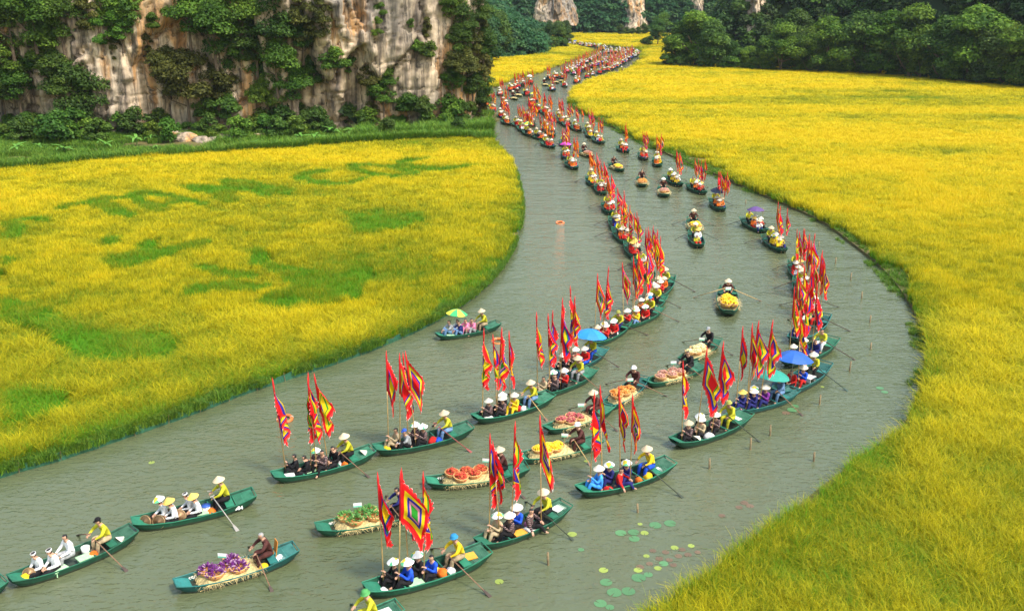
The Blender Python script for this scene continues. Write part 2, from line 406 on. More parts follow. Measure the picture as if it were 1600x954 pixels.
# letters and carp drawn in the left paddy with a younger, greener and shorter rice
def ground_poly(pts): return np.array([G(x, y, .82)[:2] for x, y in pts])
def stroke(pts, wpx):
    """thick polyline, half width in photo rows"""
    return ('s', np.array([G(x, y, .82)[:2] for x, y in pts]), wpx)
GREEN = [ # T A M   C O C
    stroke([(108, 318), (150, 309), (172, 307)], 1.1), stroke([(142, 310), (178, 323), (200, 330)], 1.15),
    stroke([(256, 322), (236, 318), (205, 300), (228, 297), (270, 304), (315, 312)], .95), stroke([(250, 319), (275, 306)], .7),
    stroke([(297, 287), (330, 296), (366, 307)], 1.2), stroke([(302, 287), (345, 289), (372, 296)], .9), stroke([(352, 279), (385, 289), (412, 298)], 1.0), stroke([(355, 279), (400, 284), (452, 294)], 1.1),
    stroke([(512, 264), (478, 266), (470, 271), (492, 280), (530, 283), (560, 279), (575, 273)], 1.0),
    stroke([(556, 254), (600, 256), (640, 264), (642, 270), (610, 271), (570, 265), (550, 257), (556, 254)], .9),
    stroke([(662, 245), (628, 247), (622, 250), (648, 257), (685, 260), (715, 258), (732, 255)], .95),
    # carp
    ('p', ground_poly([(153, 405), (175, 392), (208, 388), (215, 376), (228, 366), (244, 372), (247, 383), (290, 373), (335, 369), (310, 378), (268, 389), (220, 405), (178, 417)])),
    ('p', ground_poly([(158, 372), (172, 362), (190, 364), (185, 374), (168, 380)])),
    ('p', ground_poly([(530, 318), (552, 326), (580, 330), (590, 318), (602, 322), (606, 330), (660, 324), (668, 330), (640, 350), (600, 357), (560, 358), (538, 346), (548, 338)])),
    ('p', ground_poly([(386, 396), (390, 384), (406, 380), (420, 388), (424, 402), (470, 412), (530, 418), (578, 404), (588, 410), (578, 430), (560, 455), (505, 470), (440, 476), (395, 466), (420, 452), (455, 440), (430, 420), (395, 408)])),
    stroke([(305, 446), (345, 441), (400, 444)], 1.0), stroke([(310, 412), (350, 420), (392, 424)], .7),
    ('p', ground_poly([(0, 455), (70, 470), (130, 500), (200, 512), (262, 510), (288, 520), (270, 540), (210, 553), (150, 552), (118, 545), (60, 511), (0, 493)])),
    ('p', ground_poly([(0, 340), (25, 340), (40, 350), (30, 362), (0, 372)])), stroke([(20, 338), (50, 336), (72, 337)], .6),
    ('p', ground_poly([(0, 392), (28, 396), (32, 402), (12, 408), (0, 410)])),
    ('p', ground_poly([(0, 598), (60, 596), (108, 600), (104, 618), (70, 640), (0, 655)])),
]
EDGE_CUT = [  # rice cut short to shape the shaded rims at the figures' near side
    stroke([(165, 418), (225, 406), (300, 384), (335, 371)], .16), stroke([(420, 480), (500, 474), (548, 462)], .1), stroke([(556, 462), (562, 452)], .22), stroke([(580, 428), (584, 408)], .22),
    stroke([(0, 492), (60, 508), (118, 545)], .28), stroke([(118, 546), (200, 556), (262, 545), (284, 522)], .14), stroke([(422, 384), (424, 400)], .2), stroke([(244, 368), (246, 380)], .2),
    stroke([(600, 356), (640, 352), (668, 338)], .15), stroke([(36, 352), (30, 366)], .22), stroke([(108, 602), (104, 622)], .3), stroke([(0, 418), (4, 440)], .5), stroke([(28, 402), (10, 410)], .2)]
ANI = np.array([1, .55])      # the letters are drawn out along the line of sight, to be read from far off
def in_green(pts, soft):
    m = np.zeros(len(pts), bool)
    jp = pts + soft
    for g in GREEN:
        if g[0] == 'p': m |= inside(jp, g[1])
        else: m |= dist_line(jp * ANI, smooth_line(g[1], 4) * ANI) < g[2] * .58
    return m
def field(name, lab, poly, bank, y0, y1, avoid=None, excl=None, green=False):
    P = polar_points(.0056, y0, y1, smin=.15)
    P = P[inside(P[:, :2], poly)]
    keep = np.ones(len(P), bool)
    if excl is not None: keep &= ~inside(P[:, :2], excl)
    P = P[keep]; xy = P[:, :2]
    db = dist_line(xy, bank); n = len(P); yy = P[:, 1]
    rag = .12 + (2.6 if not green else 1.0) * np.maximum(0, fbm(xy[:, 0] / 3.2, yy / 3.2, 0 * yy, 15, 3) - .5) * np.clip(yy / 30, .5, 3)
    kp = db > rag; P = P[kp]; xy = P[:, :2]; db = db[kp]; n = len(P); yy = P[:, 1]
    ns = fbm(xy[:, 0] / 9, yy / 9, 0 * yy, 5, 4); ns2 = fbm(xy[:, 0] / 45, yy / 30, 0 * yy, 9, 3)
    st = fbm(xy[:, 0] / 55 + yy / 300, yy / 5.5, 0 * yy, 25, 3)
    fine = vnoise(xy[:, 0] / 1.3, yy / 1.3, 0 * yy, 21)
    far = np.clip((yy - 25) / 60, 0, 1)
    if green: ripe = .19 + .13 * np.clip((yy - 30) / 60, 0, 1)
    else: ripe = .16 + .26 * far
    ripe = ripe + (ns - .5) * .62 + (ns2 - .5) * .42 + (fine - .5) * .26 + rng.normal(0, .09, n)
    ripe += (st - .5) * .75 * np.clip((yy - 40) / 60, 0, 1)
    ripe -= .22 * np.exp(-(db / 1.2) ** 2)
    hs = .86 + .36 * (fine - .5) + .4 * (ns - .5) + rng.normal(0, .07, n)
    if green:
        soft = (fbm(xy[:, 0] / 1.2, yy / 1.2, 0 * yy, 33, 2)[:, None] - .5) * .2
        gm = in_green(xy, soft); ripe = np.where(gm, -.18 + .3 * (fine - .5) + rng.normal(0, .05, n), ripe); hs = np.where(gm, hs * .96, hs)
        cut = np.zeros(n, bool)
        for g in EDGE_CUT: cut |= dist_line(xy + soft * .5, g[1]) < g[2]
        hs = np.where(cut, .22, hs)
    ripe = np.clip(ripe, -.3, .72)
    near = P[:, 2] < .26
    pts = np.column_stack([xy, np.full(n, GZ)])
    rz = rng.uniform(0, 6.28, n); tl = rng.normal(0, .10, (n, 2))
    a = near
    if a.any():
        o = scatter(name, rice_near, pts[a], P[a, 2] / .165 * rng.uniform(.85, 1.2, a.sum()), rz[a], tl[a], ripe[a], sclz=hs[a]); stuff(o, lab, 'rice')
    a = ~near
    if a.any():
        o = scatter(name, rice_far, pts[a], np.maximum(P[a, 2] / .62, .45) * rng.uniform(.9, 1.25, a.sum()), rz[a], tl[a] * .6, ripe[a], sclz=hs[a] * 1.0); stuff(o, lab + ', farther off', 'rice')
    return n
# the strip of weeds and garden between the left paddy and the cliff
left_edge_px = [(-200, 284), (-60, 273), (0, 270), (80, 262), (160, 255), (250, 248), (330, 244), (450, 236), (560, 227), (650, 221), (740, 220), (752, 222)]
left_edge = np.array([G(x, y, GZ)[:2] for x, y in left_edge_px])
strip_poly = np.vstack([left_edge, [(-2.9, 119), (-3.0, 124), (-12, 160), (-60, 170), (-160, 150), (-160, 80)]])
far_left_excl = strip_poly
FIELD_N = []
FIELD_N.append(field('rice_paddy', 'golden rice with green letters and carp shapes on the left bank', np.vstack([left_near, left_edge[::-1], [(-120, 85), (-120, 0), (-20, 5)]]), left_near, 14, 118, green=True))
FIELD_N.append(field('rice_paddy', 'golden green rice filling the right bank', right_poly, right_bank, 12, 395))
FIELD_N.append(field('rice_paddy', 'rice in the far paddy beyond the left cliff', np.vstack([[(-6, 166)], left_far, [(-150, 325), (-150, 166)]]), left_far, 150, 320))
print('rice points', FIELD_N)

# ================================================================ CLIFF
base_pts = [(-150, 86), (-120, 96), (-95, 104), (-75, 108.5), (-60, 110.5), (-45, 111.5), (-30, 113.5), (-18, 117), (-10, 119.6), (-6.2, 122), (-4.6, 126), (-5.0, 134), (-8, 146), (-16, 160), (-32, 176), (-60, 190)]
bl = smooth_line(base_pts, 12)
seg = np.r_[0, np.cumsum(np.hypot(*np.diff(bl, axis=0).T))]
NU, NV, CH = 760, 190, 44.0
# dense where the camera looks
us = np.linspace(0, seg[-1], NU)
vs_ = np.linspace(0, 1, NV) ** 1.35 * CH
bx = np.interp(us, seg, bl[:, 0]); by = np.interp(us, seg, bl[:, 1])
tx, ty = np.gradient(bx), np.gradient(by); tl_ = np.hypot(tx, ty); nx, ny = ty / tl_, -tx / tl_
k = np.ones(41) / 41
nx = np.convolve(np.pad(nx, 20, 'edge'), k, 'valid'); ny = np.convolve(np.pad(ny, 20, 'edge'), k, 'valid')
U, V = np.meshgrid(us, vs_, indexing='ij')
d = 4.6 * (fbm(U / 11, V / 17, 0 * U, 41, 3) - .5)
wu, wv = U + 1.6 * (fbm(U / 4, V / 4, 0 * U, 51, 2) - .5), V + 1.3 * (fbm(U / 4, V / 4, 0 * U, 53, 2) - .5)
f1, f2, cid = worley(wu / 4.6, wv / 11, 3); d += (cid - .5) * 3.4 - 1.0 * np.exp(-((f2 - f1) / .06) ** 2)
f1, f2, cid = worley(wu / 1.3, wv / 4.2, 8); d += (cid - .5) * 1.0 - .5 * np.exp(-((f2 - f1) / .07) ** 2)
d += 2.2 * (fbm(U / 1.5, V / 11.0, 0 * U, 61, 4) - .5) + .45 * (fbm(U / .6, V / .5, 0 * U, 63, 3) - .5)
bed = np.abs(((V + 1.2 * (fbm(U / 9, V / 9, 0 * U, 71, 2) - .5)) / 3.6) % 1 - .5); d -= .40 * np.exp(-(bed / .03) ** 2) * (fbm(U / 6, V / 6, 0 * U, 73, 2) > .5)
d += np.interp(V, [0, 1.2, 3, 7, 16, 44], [-.4, -1.0, -.2, .5, .9, -1.0])      # undercut foot, bulging middle
d *= np.where(by < 150, np.interp(bx, [-16, -8], [1, .42]), 1)[:, None]
back = np.interp(V, [0, 18, 30, 44], [0, 0, 3, 22])
X = bx[:, None] + nx[:, None] * (d - back); Y = by[:, None] + ny[:, None] * (d - back); Z = V - .6 + .5 * (fbm(U / 2, V / 2, 0 * U, 77, 3) - .5)
ids = np.arange(NU * NV).reshape(NU, NV)
F = np.stack([ids[:-1, :-1], ids[1:, :-1], ids[1:, 1:], ids[:-1, 1:]], -1).reshape(-1, 4)
cliff_v = np.column_stack([X.ravel(), Y.ravel(), Z.ravel()])
cliff = obj('limestone_cliff', mesh('limestone_cliff', cliff_v, F, [M_rock], smooth=True))
tag(cliff, 'pale limestone cliff with grey and orange streaks rising behind the left paddy', 'cliff')
# wooded back of the karst so that it is a hill from every side
hx, hy = np.meshgrid(np.linspace(-190, -14, 60), np.linspace(112, 260, 50), indexing='ij')
dd = dist_line(np.column_stack([hx.ravel(), hy.ravel()]), bl).reshape(hx.shape)
ins = inside(np.column_stack([hx.ravel(), hy.ravel()]), np.vstack([bl, [(-110, 250), (-190, 240), (-190, 100)]])).reshape(hx.shape)
hz = np.where(ins, np.minimum(44, 5 + dd * 1.35) - 6 + 8 * (fbm(hx / 14, hy / 14, 0 * hx, 81, 3) - .5), -2)
hz = np.minimum(hz, np.maximum(-2, (262 - hy) * .9))
ids = np.arange(hx.size).reshape(hx.shape); F2 = np.stack([ids[:-1, :-1], ids[1:, :-1], ids[1:, 1:], ids[:-1, 1:]], -1).reshape(-1, 4)
F2 = F2[ins.ravel()[F2].all(1)]
struct(obj('karst_hill', mesh('karst_hill', np.column_stack([hx.ravel(), hy.ravel(), hz.ravel()]), F2, [M_hill], smooth=True)))
cliff_bvh = BVHTree.FromPolygons([Vector(v) for v in cliff_v], [tuple(f) for f in F.tolist()])

# ================================================================ FOLIAGE
def leaf_cloud(clumps, n, size, seed, flat=.0, fall=0.0):
    """leaf quads spread through the clumps; attr leaf = colour of each leaf"""
    r = np.random.default_rng(seed)
    c = np.array([q[:3] for q in clumps]); rad = np.array([q[3] for q in clumps]); wgt = rad ** 2; ch = r.uniform(-.22, .22, len(c))
    pick = r.choice(len(c), n, p=wgt / wgt.sum())
    dv = r.normal(0, 1, (n, 3)); dv /= np.linalg.norm(dv, axis=1)[:, None]
    dv[:, 2] = np.where(dv[:, 2] < -.25, -dv[:, 2] * r.uniform(-.6, 1, n), dv[:, 2])
    rr = rad[pick] * r.uniform(.35, 1.0, n) ** .45 * (1 + .22 * (fbm(dv[:, 0] * 2.3 + pick, dv[:, 1] * 2.3, dv[:, 2] * 2.3, seed, 2) - .5) * 2)
    p = c[pick] + dv * rr[:, None] * np.array([1, 1, .82])
    nrm = dv * .75 + r.normal(0, .55, (n, 3)) + np.array([0, 0, .75 + flat]); nrm /= np.linalg.norm(nrm, axis=1)[:, None]
    a = np.cross(nrm, r.normal(0, 1, (n, 3))); a /= np.linalg.norm(a, axis=1)[:, None]; b_ = np.cross(nrm, a)
    s = size * r.uniform(.55, 1.25, n)[:, None]
    q = np.stack([p - a * s * .5, p + b_ * s * .32, p + a * s * .5 - np.array([0, 0, fall]) * s, p - b_ * s * .32], 1).reshape(-1, 3)
    lf = np.clip(r.normal(.42, .17, n) + ch[pick], 0, 1)
    return q, np.arange(4 * n).reshape(n, 4), np.repeat(lf, 4)
def crown_mesh(name, mat, clumps, n, size, seed, **k):
    q, f, lf = leaf_cloud(clumps, n, size, seed, **k)
    return mesh(name, q, f, [mat], attrs={'leaf': ('POINT', lf)})
def trunk_mesh(h, r0, seed, limbs=5, reach=2.0):
    r = random.Random(seed); mb = MB()
    pts = [(0, 0, -.4)]; x = y = 0
    for i in range(1, 6):
        x += r.uniform(-.12, .12) * h * .2; y += r.uniform(-.12, .12) * h * .2; pts.append((x, y, h * i / 5))
    mb.tube(pts, [r0 * (1 - .13 * i) for i in range(6)], 7)
    for k_ in range(limbs):
        s = r.uniform(.4, .9); i = int(s * 5); b0 = Vector(pts[i]); a = 2 * math.pi * (k_ + r.random()) / limbs
        e = b0 + Vector((math.cos(a) * reach, math.sin(a) * reach, reach * r.uniform(.4, 1.0)))
        m_ = (b0 + e) / 2 + Vector((0, 0, -.12 * reach))
        mb.tube([b0, m_, e], [r0 * .45, r0 * .3, r0 * .12], 5)
    return mb.me('trunk', [M_bark])
def rand_clumps(n, R_, H_, z0, seed, rc=(.32, .5), top=.5):
    r = random.Random(seed); out = []
    for i in range(n):
        a = r.uniform(0, 6.28); q = math.sqrt(r.random()); zz = r.random()
        prof = math.sin(math.pi * min(1, max(.12, zz * .85 + .15))) ** .7
        out.append((math.cos(a) * q * R_ * prof * .72, math.sin(a) * q * R_ * prof * .72, z0 + zz * H_, R_ * r.uniform(*rc)))
    return out
# tree kinds: unit height about given metres; shared by all copies
TREES = {}
def make_kind(key, mat, Rr, H_, z0, n, nl, size, seeds, th, tr, reach, rc=(.32, .5), **kw):
    TREES[key] = [(crown_mesh('crown', mat, rand_clumps(n, Rr, H_, z0, s, rc), nl, size, s, **kw), trunk_mesh(th, tr, s, 5, reach)) for s in seeds]
make_kind('round', M_leaf_mid, 3.4, 5.0, 2.4, 22, 9000, .34, (1, 2, 3), 4.5, .22, 2.0)
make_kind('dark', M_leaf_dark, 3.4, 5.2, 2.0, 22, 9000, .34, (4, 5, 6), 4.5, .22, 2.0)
make_kind('olive', M_leaf_olive, 3.6, 3.4, 2.6, 26, 8000, .30, (7, 8), 4.0, .16, 2.6, rc=(.2, .34))
M_leaf_warm = leafmat('leaves_warm_green', (.035, .095, .010), (.27, .39, .035), (.13, .225, .020), .42)
M_leaf_deep = leafmat('leaves_deep_green', (.014, .042, .010), (.075, .13, .022), (.034, .078, .014), .3)
make_kind('field', M_leaf_warm, 3.5, 5.2, 2.2, 20, 9000, .34, (31, 32, 33, 34), 4.5, .22, 2.0, rc=(.28, .44))
make_kind('shrub', M_leaf_mid, 1.1, 1.2, .35, 12, 2200, .20, (11, 12, 13), 1.0, .05, .6)
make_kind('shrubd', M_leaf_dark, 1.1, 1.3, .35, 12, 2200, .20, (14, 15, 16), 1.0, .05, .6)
make_kind('shrubb', M_leaf_bright, 1.0, 1.1, .3, 10, 1700, .20, (17, 18), .9, .05, .5)
make_kind('hang', M_leaf_olive, 1.5, 4.2, -2.2, 18, 4200, .24, (21, 22), 1.5, .06, .8, fall=.5)
make_kind('hangg', M_leaf_mid, 1.6, 4.0, -2.0, 18, 4200, .24, (23, 24), 1.5, .06, .8, fall=.4)
make_kind('blue', M_leaf_blue, 3.4, 5.4, 1.6, 22, 6500, .42, (25, 26, 27), 4.5, .22, 2.0)
_tc = {}
def plant(kind, name, loc, scale, label, cat, group=None, sx=1.0, parts=True, lean=None):
    ch_, tr_ = random.choice(TREES[kind])
    root = obj(name, None, loc=loc, rot=(0, 0, random.uniform(0, 6.28)) if lean is None else (lean[0], lean[1], random.uniform(0, 6.28)), scale=(scale * sx, scale * sx, scale))
    obj('crown', ch_, root); obj('trunk', tr_, root)
    return tag(root, label, cat, group)
def on_cliff(px, py):
    for k_ in range(30):
        d_ = ray(px - 2 * k_, py).normalized(); h = cliff_bvh.ray_cast(Vector((0, 0, CAM_H)), d_)
        if h[0] is not None and h[0].y < 136: break
    return (h[0], h[1]) if h[0] is not None else (Vector((0, 0, CAM_H)) + d_ * 118, Vector((0, -1, 0)))

# bushes and trees rooted in the cliff face: (x, y, kind, size in metres, look)
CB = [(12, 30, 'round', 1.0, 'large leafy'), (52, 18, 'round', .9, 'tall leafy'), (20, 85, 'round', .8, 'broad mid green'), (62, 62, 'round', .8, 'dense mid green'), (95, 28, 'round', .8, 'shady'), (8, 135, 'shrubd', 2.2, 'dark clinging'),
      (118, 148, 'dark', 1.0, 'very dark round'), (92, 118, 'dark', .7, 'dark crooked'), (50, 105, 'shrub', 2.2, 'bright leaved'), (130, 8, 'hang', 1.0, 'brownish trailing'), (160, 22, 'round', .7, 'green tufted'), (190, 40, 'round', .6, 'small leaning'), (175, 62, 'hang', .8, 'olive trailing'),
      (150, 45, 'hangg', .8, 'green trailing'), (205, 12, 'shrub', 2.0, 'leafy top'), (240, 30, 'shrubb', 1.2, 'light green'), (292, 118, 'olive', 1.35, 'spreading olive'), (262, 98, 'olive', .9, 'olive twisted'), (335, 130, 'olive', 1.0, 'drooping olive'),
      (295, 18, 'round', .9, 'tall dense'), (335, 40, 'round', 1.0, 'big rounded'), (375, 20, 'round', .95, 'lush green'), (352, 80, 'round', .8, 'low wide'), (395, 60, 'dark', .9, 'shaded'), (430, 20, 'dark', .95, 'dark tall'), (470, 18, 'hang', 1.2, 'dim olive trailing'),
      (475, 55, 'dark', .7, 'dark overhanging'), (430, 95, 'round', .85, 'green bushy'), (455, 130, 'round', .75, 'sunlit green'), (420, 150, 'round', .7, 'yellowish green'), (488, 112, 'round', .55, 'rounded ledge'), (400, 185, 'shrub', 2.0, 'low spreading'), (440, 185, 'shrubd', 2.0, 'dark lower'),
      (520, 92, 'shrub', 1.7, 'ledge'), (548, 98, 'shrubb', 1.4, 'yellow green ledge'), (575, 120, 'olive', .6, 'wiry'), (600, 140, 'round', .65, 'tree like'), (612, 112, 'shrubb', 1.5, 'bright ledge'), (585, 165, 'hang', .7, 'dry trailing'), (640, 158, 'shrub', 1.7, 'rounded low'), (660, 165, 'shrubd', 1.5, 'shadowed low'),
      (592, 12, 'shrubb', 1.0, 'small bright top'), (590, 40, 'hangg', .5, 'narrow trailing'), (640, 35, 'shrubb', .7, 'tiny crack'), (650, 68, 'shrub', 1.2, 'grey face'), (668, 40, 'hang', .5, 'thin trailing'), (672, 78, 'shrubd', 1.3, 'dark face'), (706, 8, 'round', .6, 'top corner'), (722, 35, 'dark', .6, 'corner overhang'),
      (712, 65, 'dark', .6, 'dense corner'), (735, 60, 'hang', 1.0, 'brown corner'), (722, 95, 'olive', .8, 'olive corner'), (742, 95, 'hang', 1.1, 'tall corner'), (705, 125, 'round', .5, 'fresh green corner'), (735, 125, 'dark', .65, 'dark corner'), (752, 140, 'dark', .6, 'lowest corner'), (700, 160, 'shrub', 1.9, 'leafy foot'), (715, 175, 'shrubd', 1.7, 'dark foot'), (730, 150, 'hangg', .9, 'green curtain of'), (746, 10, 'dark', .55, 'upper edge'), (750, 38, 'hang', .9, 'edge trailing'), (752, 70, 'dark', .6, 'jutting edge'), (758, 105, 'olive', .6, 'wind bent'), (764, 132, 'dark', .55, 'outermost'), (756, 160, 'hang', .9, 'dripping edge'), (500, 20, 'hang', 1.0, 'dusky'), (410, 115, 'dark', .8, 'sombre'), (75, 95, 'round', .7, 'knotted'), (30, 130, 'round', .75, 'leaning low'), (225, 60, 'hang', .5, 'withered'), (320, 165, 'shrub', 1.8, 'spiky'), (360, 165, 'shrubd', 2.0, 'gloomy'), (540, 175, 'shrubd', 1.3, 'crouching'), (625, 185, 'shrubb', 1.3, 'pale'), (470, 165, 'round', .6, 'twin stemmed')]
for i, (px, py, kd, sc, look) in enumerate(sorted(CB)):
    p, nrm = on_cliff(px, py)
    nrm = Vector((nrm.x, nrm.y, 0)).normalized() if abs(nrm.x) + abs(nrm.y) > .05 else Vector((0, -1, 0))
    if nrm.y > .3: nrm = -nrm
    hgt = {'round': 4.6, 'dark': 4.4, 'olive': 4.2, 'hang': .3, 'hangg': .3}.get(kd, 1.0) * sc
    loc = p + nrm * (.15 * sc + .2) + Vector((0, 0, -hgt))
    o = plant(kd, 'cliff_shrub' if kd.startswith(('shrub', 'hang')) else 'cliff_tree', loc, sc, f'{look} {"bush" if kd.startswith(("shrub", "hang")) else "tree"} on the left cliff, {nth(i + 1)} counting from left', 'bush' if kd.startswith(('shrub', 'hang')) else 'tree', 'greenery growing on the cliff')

# garden shrubs, bananas and weeds along the cliff foot
sh = []
for i in range(62):
    px = -30 + i * 12.4 + random.uniform(-6, 6); py = random.uniform(205, 236) - .035 * max(0, px) + random.uniform(-4, 4)
    if 270 < px < 330 and py > 215: py -= 8
    if px > 735: continue
    sh.append((px, py))
for i, (px, py) in enumerate(sorted(sh)):
    kd = random.choice(['shrub', 'shrub', 'shrubd', 'shrubb']) if px < 420 else random.choice(['shrub', 'shrubd', 'shrubd'])
    plant(kd, 'garden_shrub', G(px, py, GZ), random.uniform(1.0, 1.9) * (1.15 if px < 260 else .95), f'{nth(i + 1)} garden shrub from the left in the row at the cliff foot', 'shrub', 'shrubs along the cliff foot')
M_banana = plain('banana_leaf', (.09, .22, .03), .5, .25, 3)
M_banana_dry = plain('banana_leaf_dry', (.30, .24, .05), .6, .25, 3)
def banana_leaf(seed):
    r = random.Random(seed); V_, F_ = [], []; L = r.uniform(1.2, 1.7)
    for s in range(7):
        q = s / 6; x = L * q; z = .9 * q - 1.0 * q * q * r.uniform(.9, 1.3); wd = .22 * math.sin(math.pi * min(1, .12 + .86 * q)) ** .6
        V_ += [(x, -wd, z - .08 * wd), (x, 0, z), (x, wd, z - .08 * wd)]
    for s in range(6):
        b0 = 3 * s; F_ += [(b0, b0 + 1, b0 + 4, b0 + 3), (b0 + 1, b0 + 2, b0 + 5, b0 + 4)]
    return mesh('leaf', V_, F_, [M_banana], smooth=True)
BLEAF = [banana_leaf(s) for s in range(4)]
mb = MB(); mb.tube([(0, 0, -.2), (0.03, 0, .5), (0, .02, 1.1)], [.09, .08, .05], 7); BSTEM = mb.me('stem', [plain('banana_stem', (.14, .19, .06), .6, .3, 5)])
for i, (px, py) in enumerate([(28, 240), (62, 236), (102, 244), (152, 226), (166, 236), (214, 228), (236, 222), (246, 240), (392, 236), (470, 222), (492, 226), (520, 216), (548, 212), (574, 210), (602, 214), (632, 206)]):
    root = tag(obj('banana_plant', None, loc=G(px, py, GZ), rot=(0, 0, random.uniform(0, 6)), scale=random.uniform(.55, .95)), f'{nth(i + 1)} banana plant from the left in the weedy strip below the cliff', 'plant', 'banana plants below the cliff')
    obj('stem', BSTEM, root)
    for k_ in range(7):
        l = obj('leaf', random.choice(BLEAF), root, (0, 0, random.uniform(.75, 1.1)), (random.uniform(-.2, .2), random.uniform(-.5, .1), k_ * .9 + random.uniform(-.2, .2)))
# grass scatters: weeds of the strip, bank margins
grass_col = proto_collection('grass_tuft', [blade_mesh('grass_tuft', M_grass, 34, .28, .62, .014, 300 + i, .6, 3) for i in range(4)])
def grass(name, lab, pts, scl, ripe=None):
    n = len(pts); o = scatter(name, grass_col, pts, scl, rng.uniform(0, 6.28, n), rng.normal(0, .15, (n, 2))); stuff(o, lab, 'grass'); return o
n = 26000
xs = rng.uniform(-75, -2.5, n); e_y = np.interp(xs, left_edge[:, 0][np.argsort(left_edge[:, 0])], left_edge[:, 1][np.argsort(left_edge[:, 0])])
ys = e_y + rng.uniform(-.2, 1, n) ** 1.2 * 26; ys = np.where(np.isnan(ys), e_y, ys)
ok = ys < np.interp(xs, bl[:140, 0], bl[:140, 1]) + .5
dens = fbm(xs / 5, ys / 5, 0 * xs, 91, 2); ok &= (dens > .36) | (ys < e_y + 2.5)
pth = (np.abs(xs + 38) < 9) & (ys - e_y < 1.6); ok &= ~(pth & (rng.random(n) < .8))
front = ys < e_y + 1.8
grass('weeds', 'weeds and tall grass between the left paddy and the cliff', np.column_stack([xs, ys, np.full(n, GZ)])[ok], (np.where(front, 1.5, 1.0) * rng.uniform(.6, 1.6, n))[ok])
# reeds at the river corner below the cliff
n = 2600; xs = -2.9 - 15 * rng.random(n) ** 1.6; ys = np.interp(xs, [-16, -2.6], [109, 114]) + rng.random(n) ** 1.5 * 5 * (1 + .6 * np.sin(xs * 1.7))
grass('reeds', 'tall bright reeds on the bank at the cliff corner', np.column_stack([xs, ys, np.full(n, GZ)]), rng.uniform(.9, 2.6, n))
# left bank margin: bright grass between rice and netting
def along(line, n, off0, off1, y0, y1):
    L = np.r_[0, np.cumsum(np.hypot(*np.diff(line, axis=0).T))]; s = rng.uniform(0, L[-1], n)
    x = np.interp(s, L, line[:, 0]); y = np.interp(s, L, line[:, 1]); tx_ = np.interp(s + .2, L, line[:, 0]) - np.interp(s - .2, L, line[:, 0]); ty_ = np.interp(s + .2, L, line[:, 1]) - np.interp(s - .2, L, line[:, 1])
    m_ = np.hypot(tx_, ty_) + 1e-9; o_ = rng.uniform(off0, off1, n)
    return np.column_stack([x - ty_ / m_ * o_, y + tx_ / m_ * o_, np.full(n, GZ)])
q = along(left_near, 9000, -.10, .6, 0, 0); cl = fbm(q[:, 0] / 2, q[:, 1] / 2, 0 * q[:, 0], 95, 2)
grass('bank_grass', 'bright green grass along the netting of the left bank', q[cl > .36], rng.uniform(.35, .8, (cl > .36).sum()))
q = along(right_bank, 9000, -.55, .25, 0, 0); cl = fbm(q[:, 0] / 3, q[:, 1] / 3, 0 * q[:, 0], 96, 2); kk = (cl > .55) & (q[:, 1] < 240) & (q[:, 1] > 36)
q[:, 2] = -.05
q2 = along(right_bank, 12000, .0, 1.4, 0, 0); q2 = q2[(q2[:, 1] > 30) & (q2[:, 1] < 230)]
grass('bank_weeds', 'weeds between rice and water on the right bank', q2, rng.uniform(.2, .55, len(q2)))
grass('water_weed', 'weeds growing in the water along the right bank', q[kk], rng.uniform(.25, .6, kk.sum()))

# ================================================================ FAR HILLS AND WOODS
def hill(name, x0, x1, y0, y1, nx_, ny_, hf, seed, kind='structure'):
    hx, hy = np.meshgrid(np.linspace(x0, x1, nx_), np.linspace(y0, y1, ny_), indexing='ij'); z = hf(hx, hy)
    ids = np.arange(hx.size).reshape(hx.shape); F_ = np.stack([ids[:-1, :-1], ids[1:, :-1], ids[1:, 1:], ids[:-1, 1:]], -1).reshape(-1, 4)
    v = np.column_stack([hx.ravel(), hy.ravel(), z.ravel()])
    struct(obj(name, mesh(name, v, F_, [M_hill], smooth=True)))
    return hx, hy, z
canopy_col = proto_collection('canopy', [crown_mesh('canopy', M_leaf_deep if i % 3 else M_leaf_dark, rand_clumps(12, 2.6, 2.6, .4, 400 + i), 1500, .62, 400 + i) for i in range(6)])
canopy_blue = proto_collection('canopy_far', [crown_mesh('canopy_far', M_leaf_blue, rand_clumps(12, 3.0, 3.4, .2, 430 + i), 900, .9, 430 + i) for i in range(4)])
def wood(name, lab, col, hf, x0, x1, y0, y1, n, smin, smax, cond):
    xs = rng.uniform(x0, x1, n); ys = rng.uniform(y0, y1, n); zs = hf(xs, ys); ok = cond(xs, ys, zs)
    xs, ys, zs = xs[ok], ys[ok], zs[ok]; m_ = len(xs)
    o = scatter(name, col, np.column_stack([xs, ys, zs - .4]), rng.uniform(smin, smax, m_), rng.uniform(0, 6.28, m_)); stuff(o, lab, 'wood'); return o
# right hill
rb = np.array([G(x, y, GZ)[:2] for x, y in [(1050, 104), (1100, 106), (1150, 108), (1230, 111), (1300, 114), (1400, 119), (1470, 126), (1540, 133), (1600, 138), (1750, 150)]])
rb = np.vstack([[rb[0, 0] + 2, rb[0, 1] + 60], rb])
def right_hf(x, y):
    e = np.interp(x, rb[1:, 0][np.argsort(rb[1:, 0])], rb[1:, 1][np.argsort(rb[1:, 0])]); dd_ = np.minimum(y - e - 12, (x - .184 * y) * .9)
    return np.where(dd_ > 0, np.minimum(36, dd_ * 1.25) * (0.75 + .5 * fbm(x / 22, y / 22, 0 * x, 101, 3)), -1.5)
hill('wooded_hill_right', 30, 300, 150, 400, 90, 80, right_hf, 1)
wood('hillside_wood', 'dark forest covering the hillside above the right field', canopy_col, right_hf, 36, 200, 160, 300, 9000, .8, 1.6, lambda x, y, z: (z > -.5) & (z < 48))
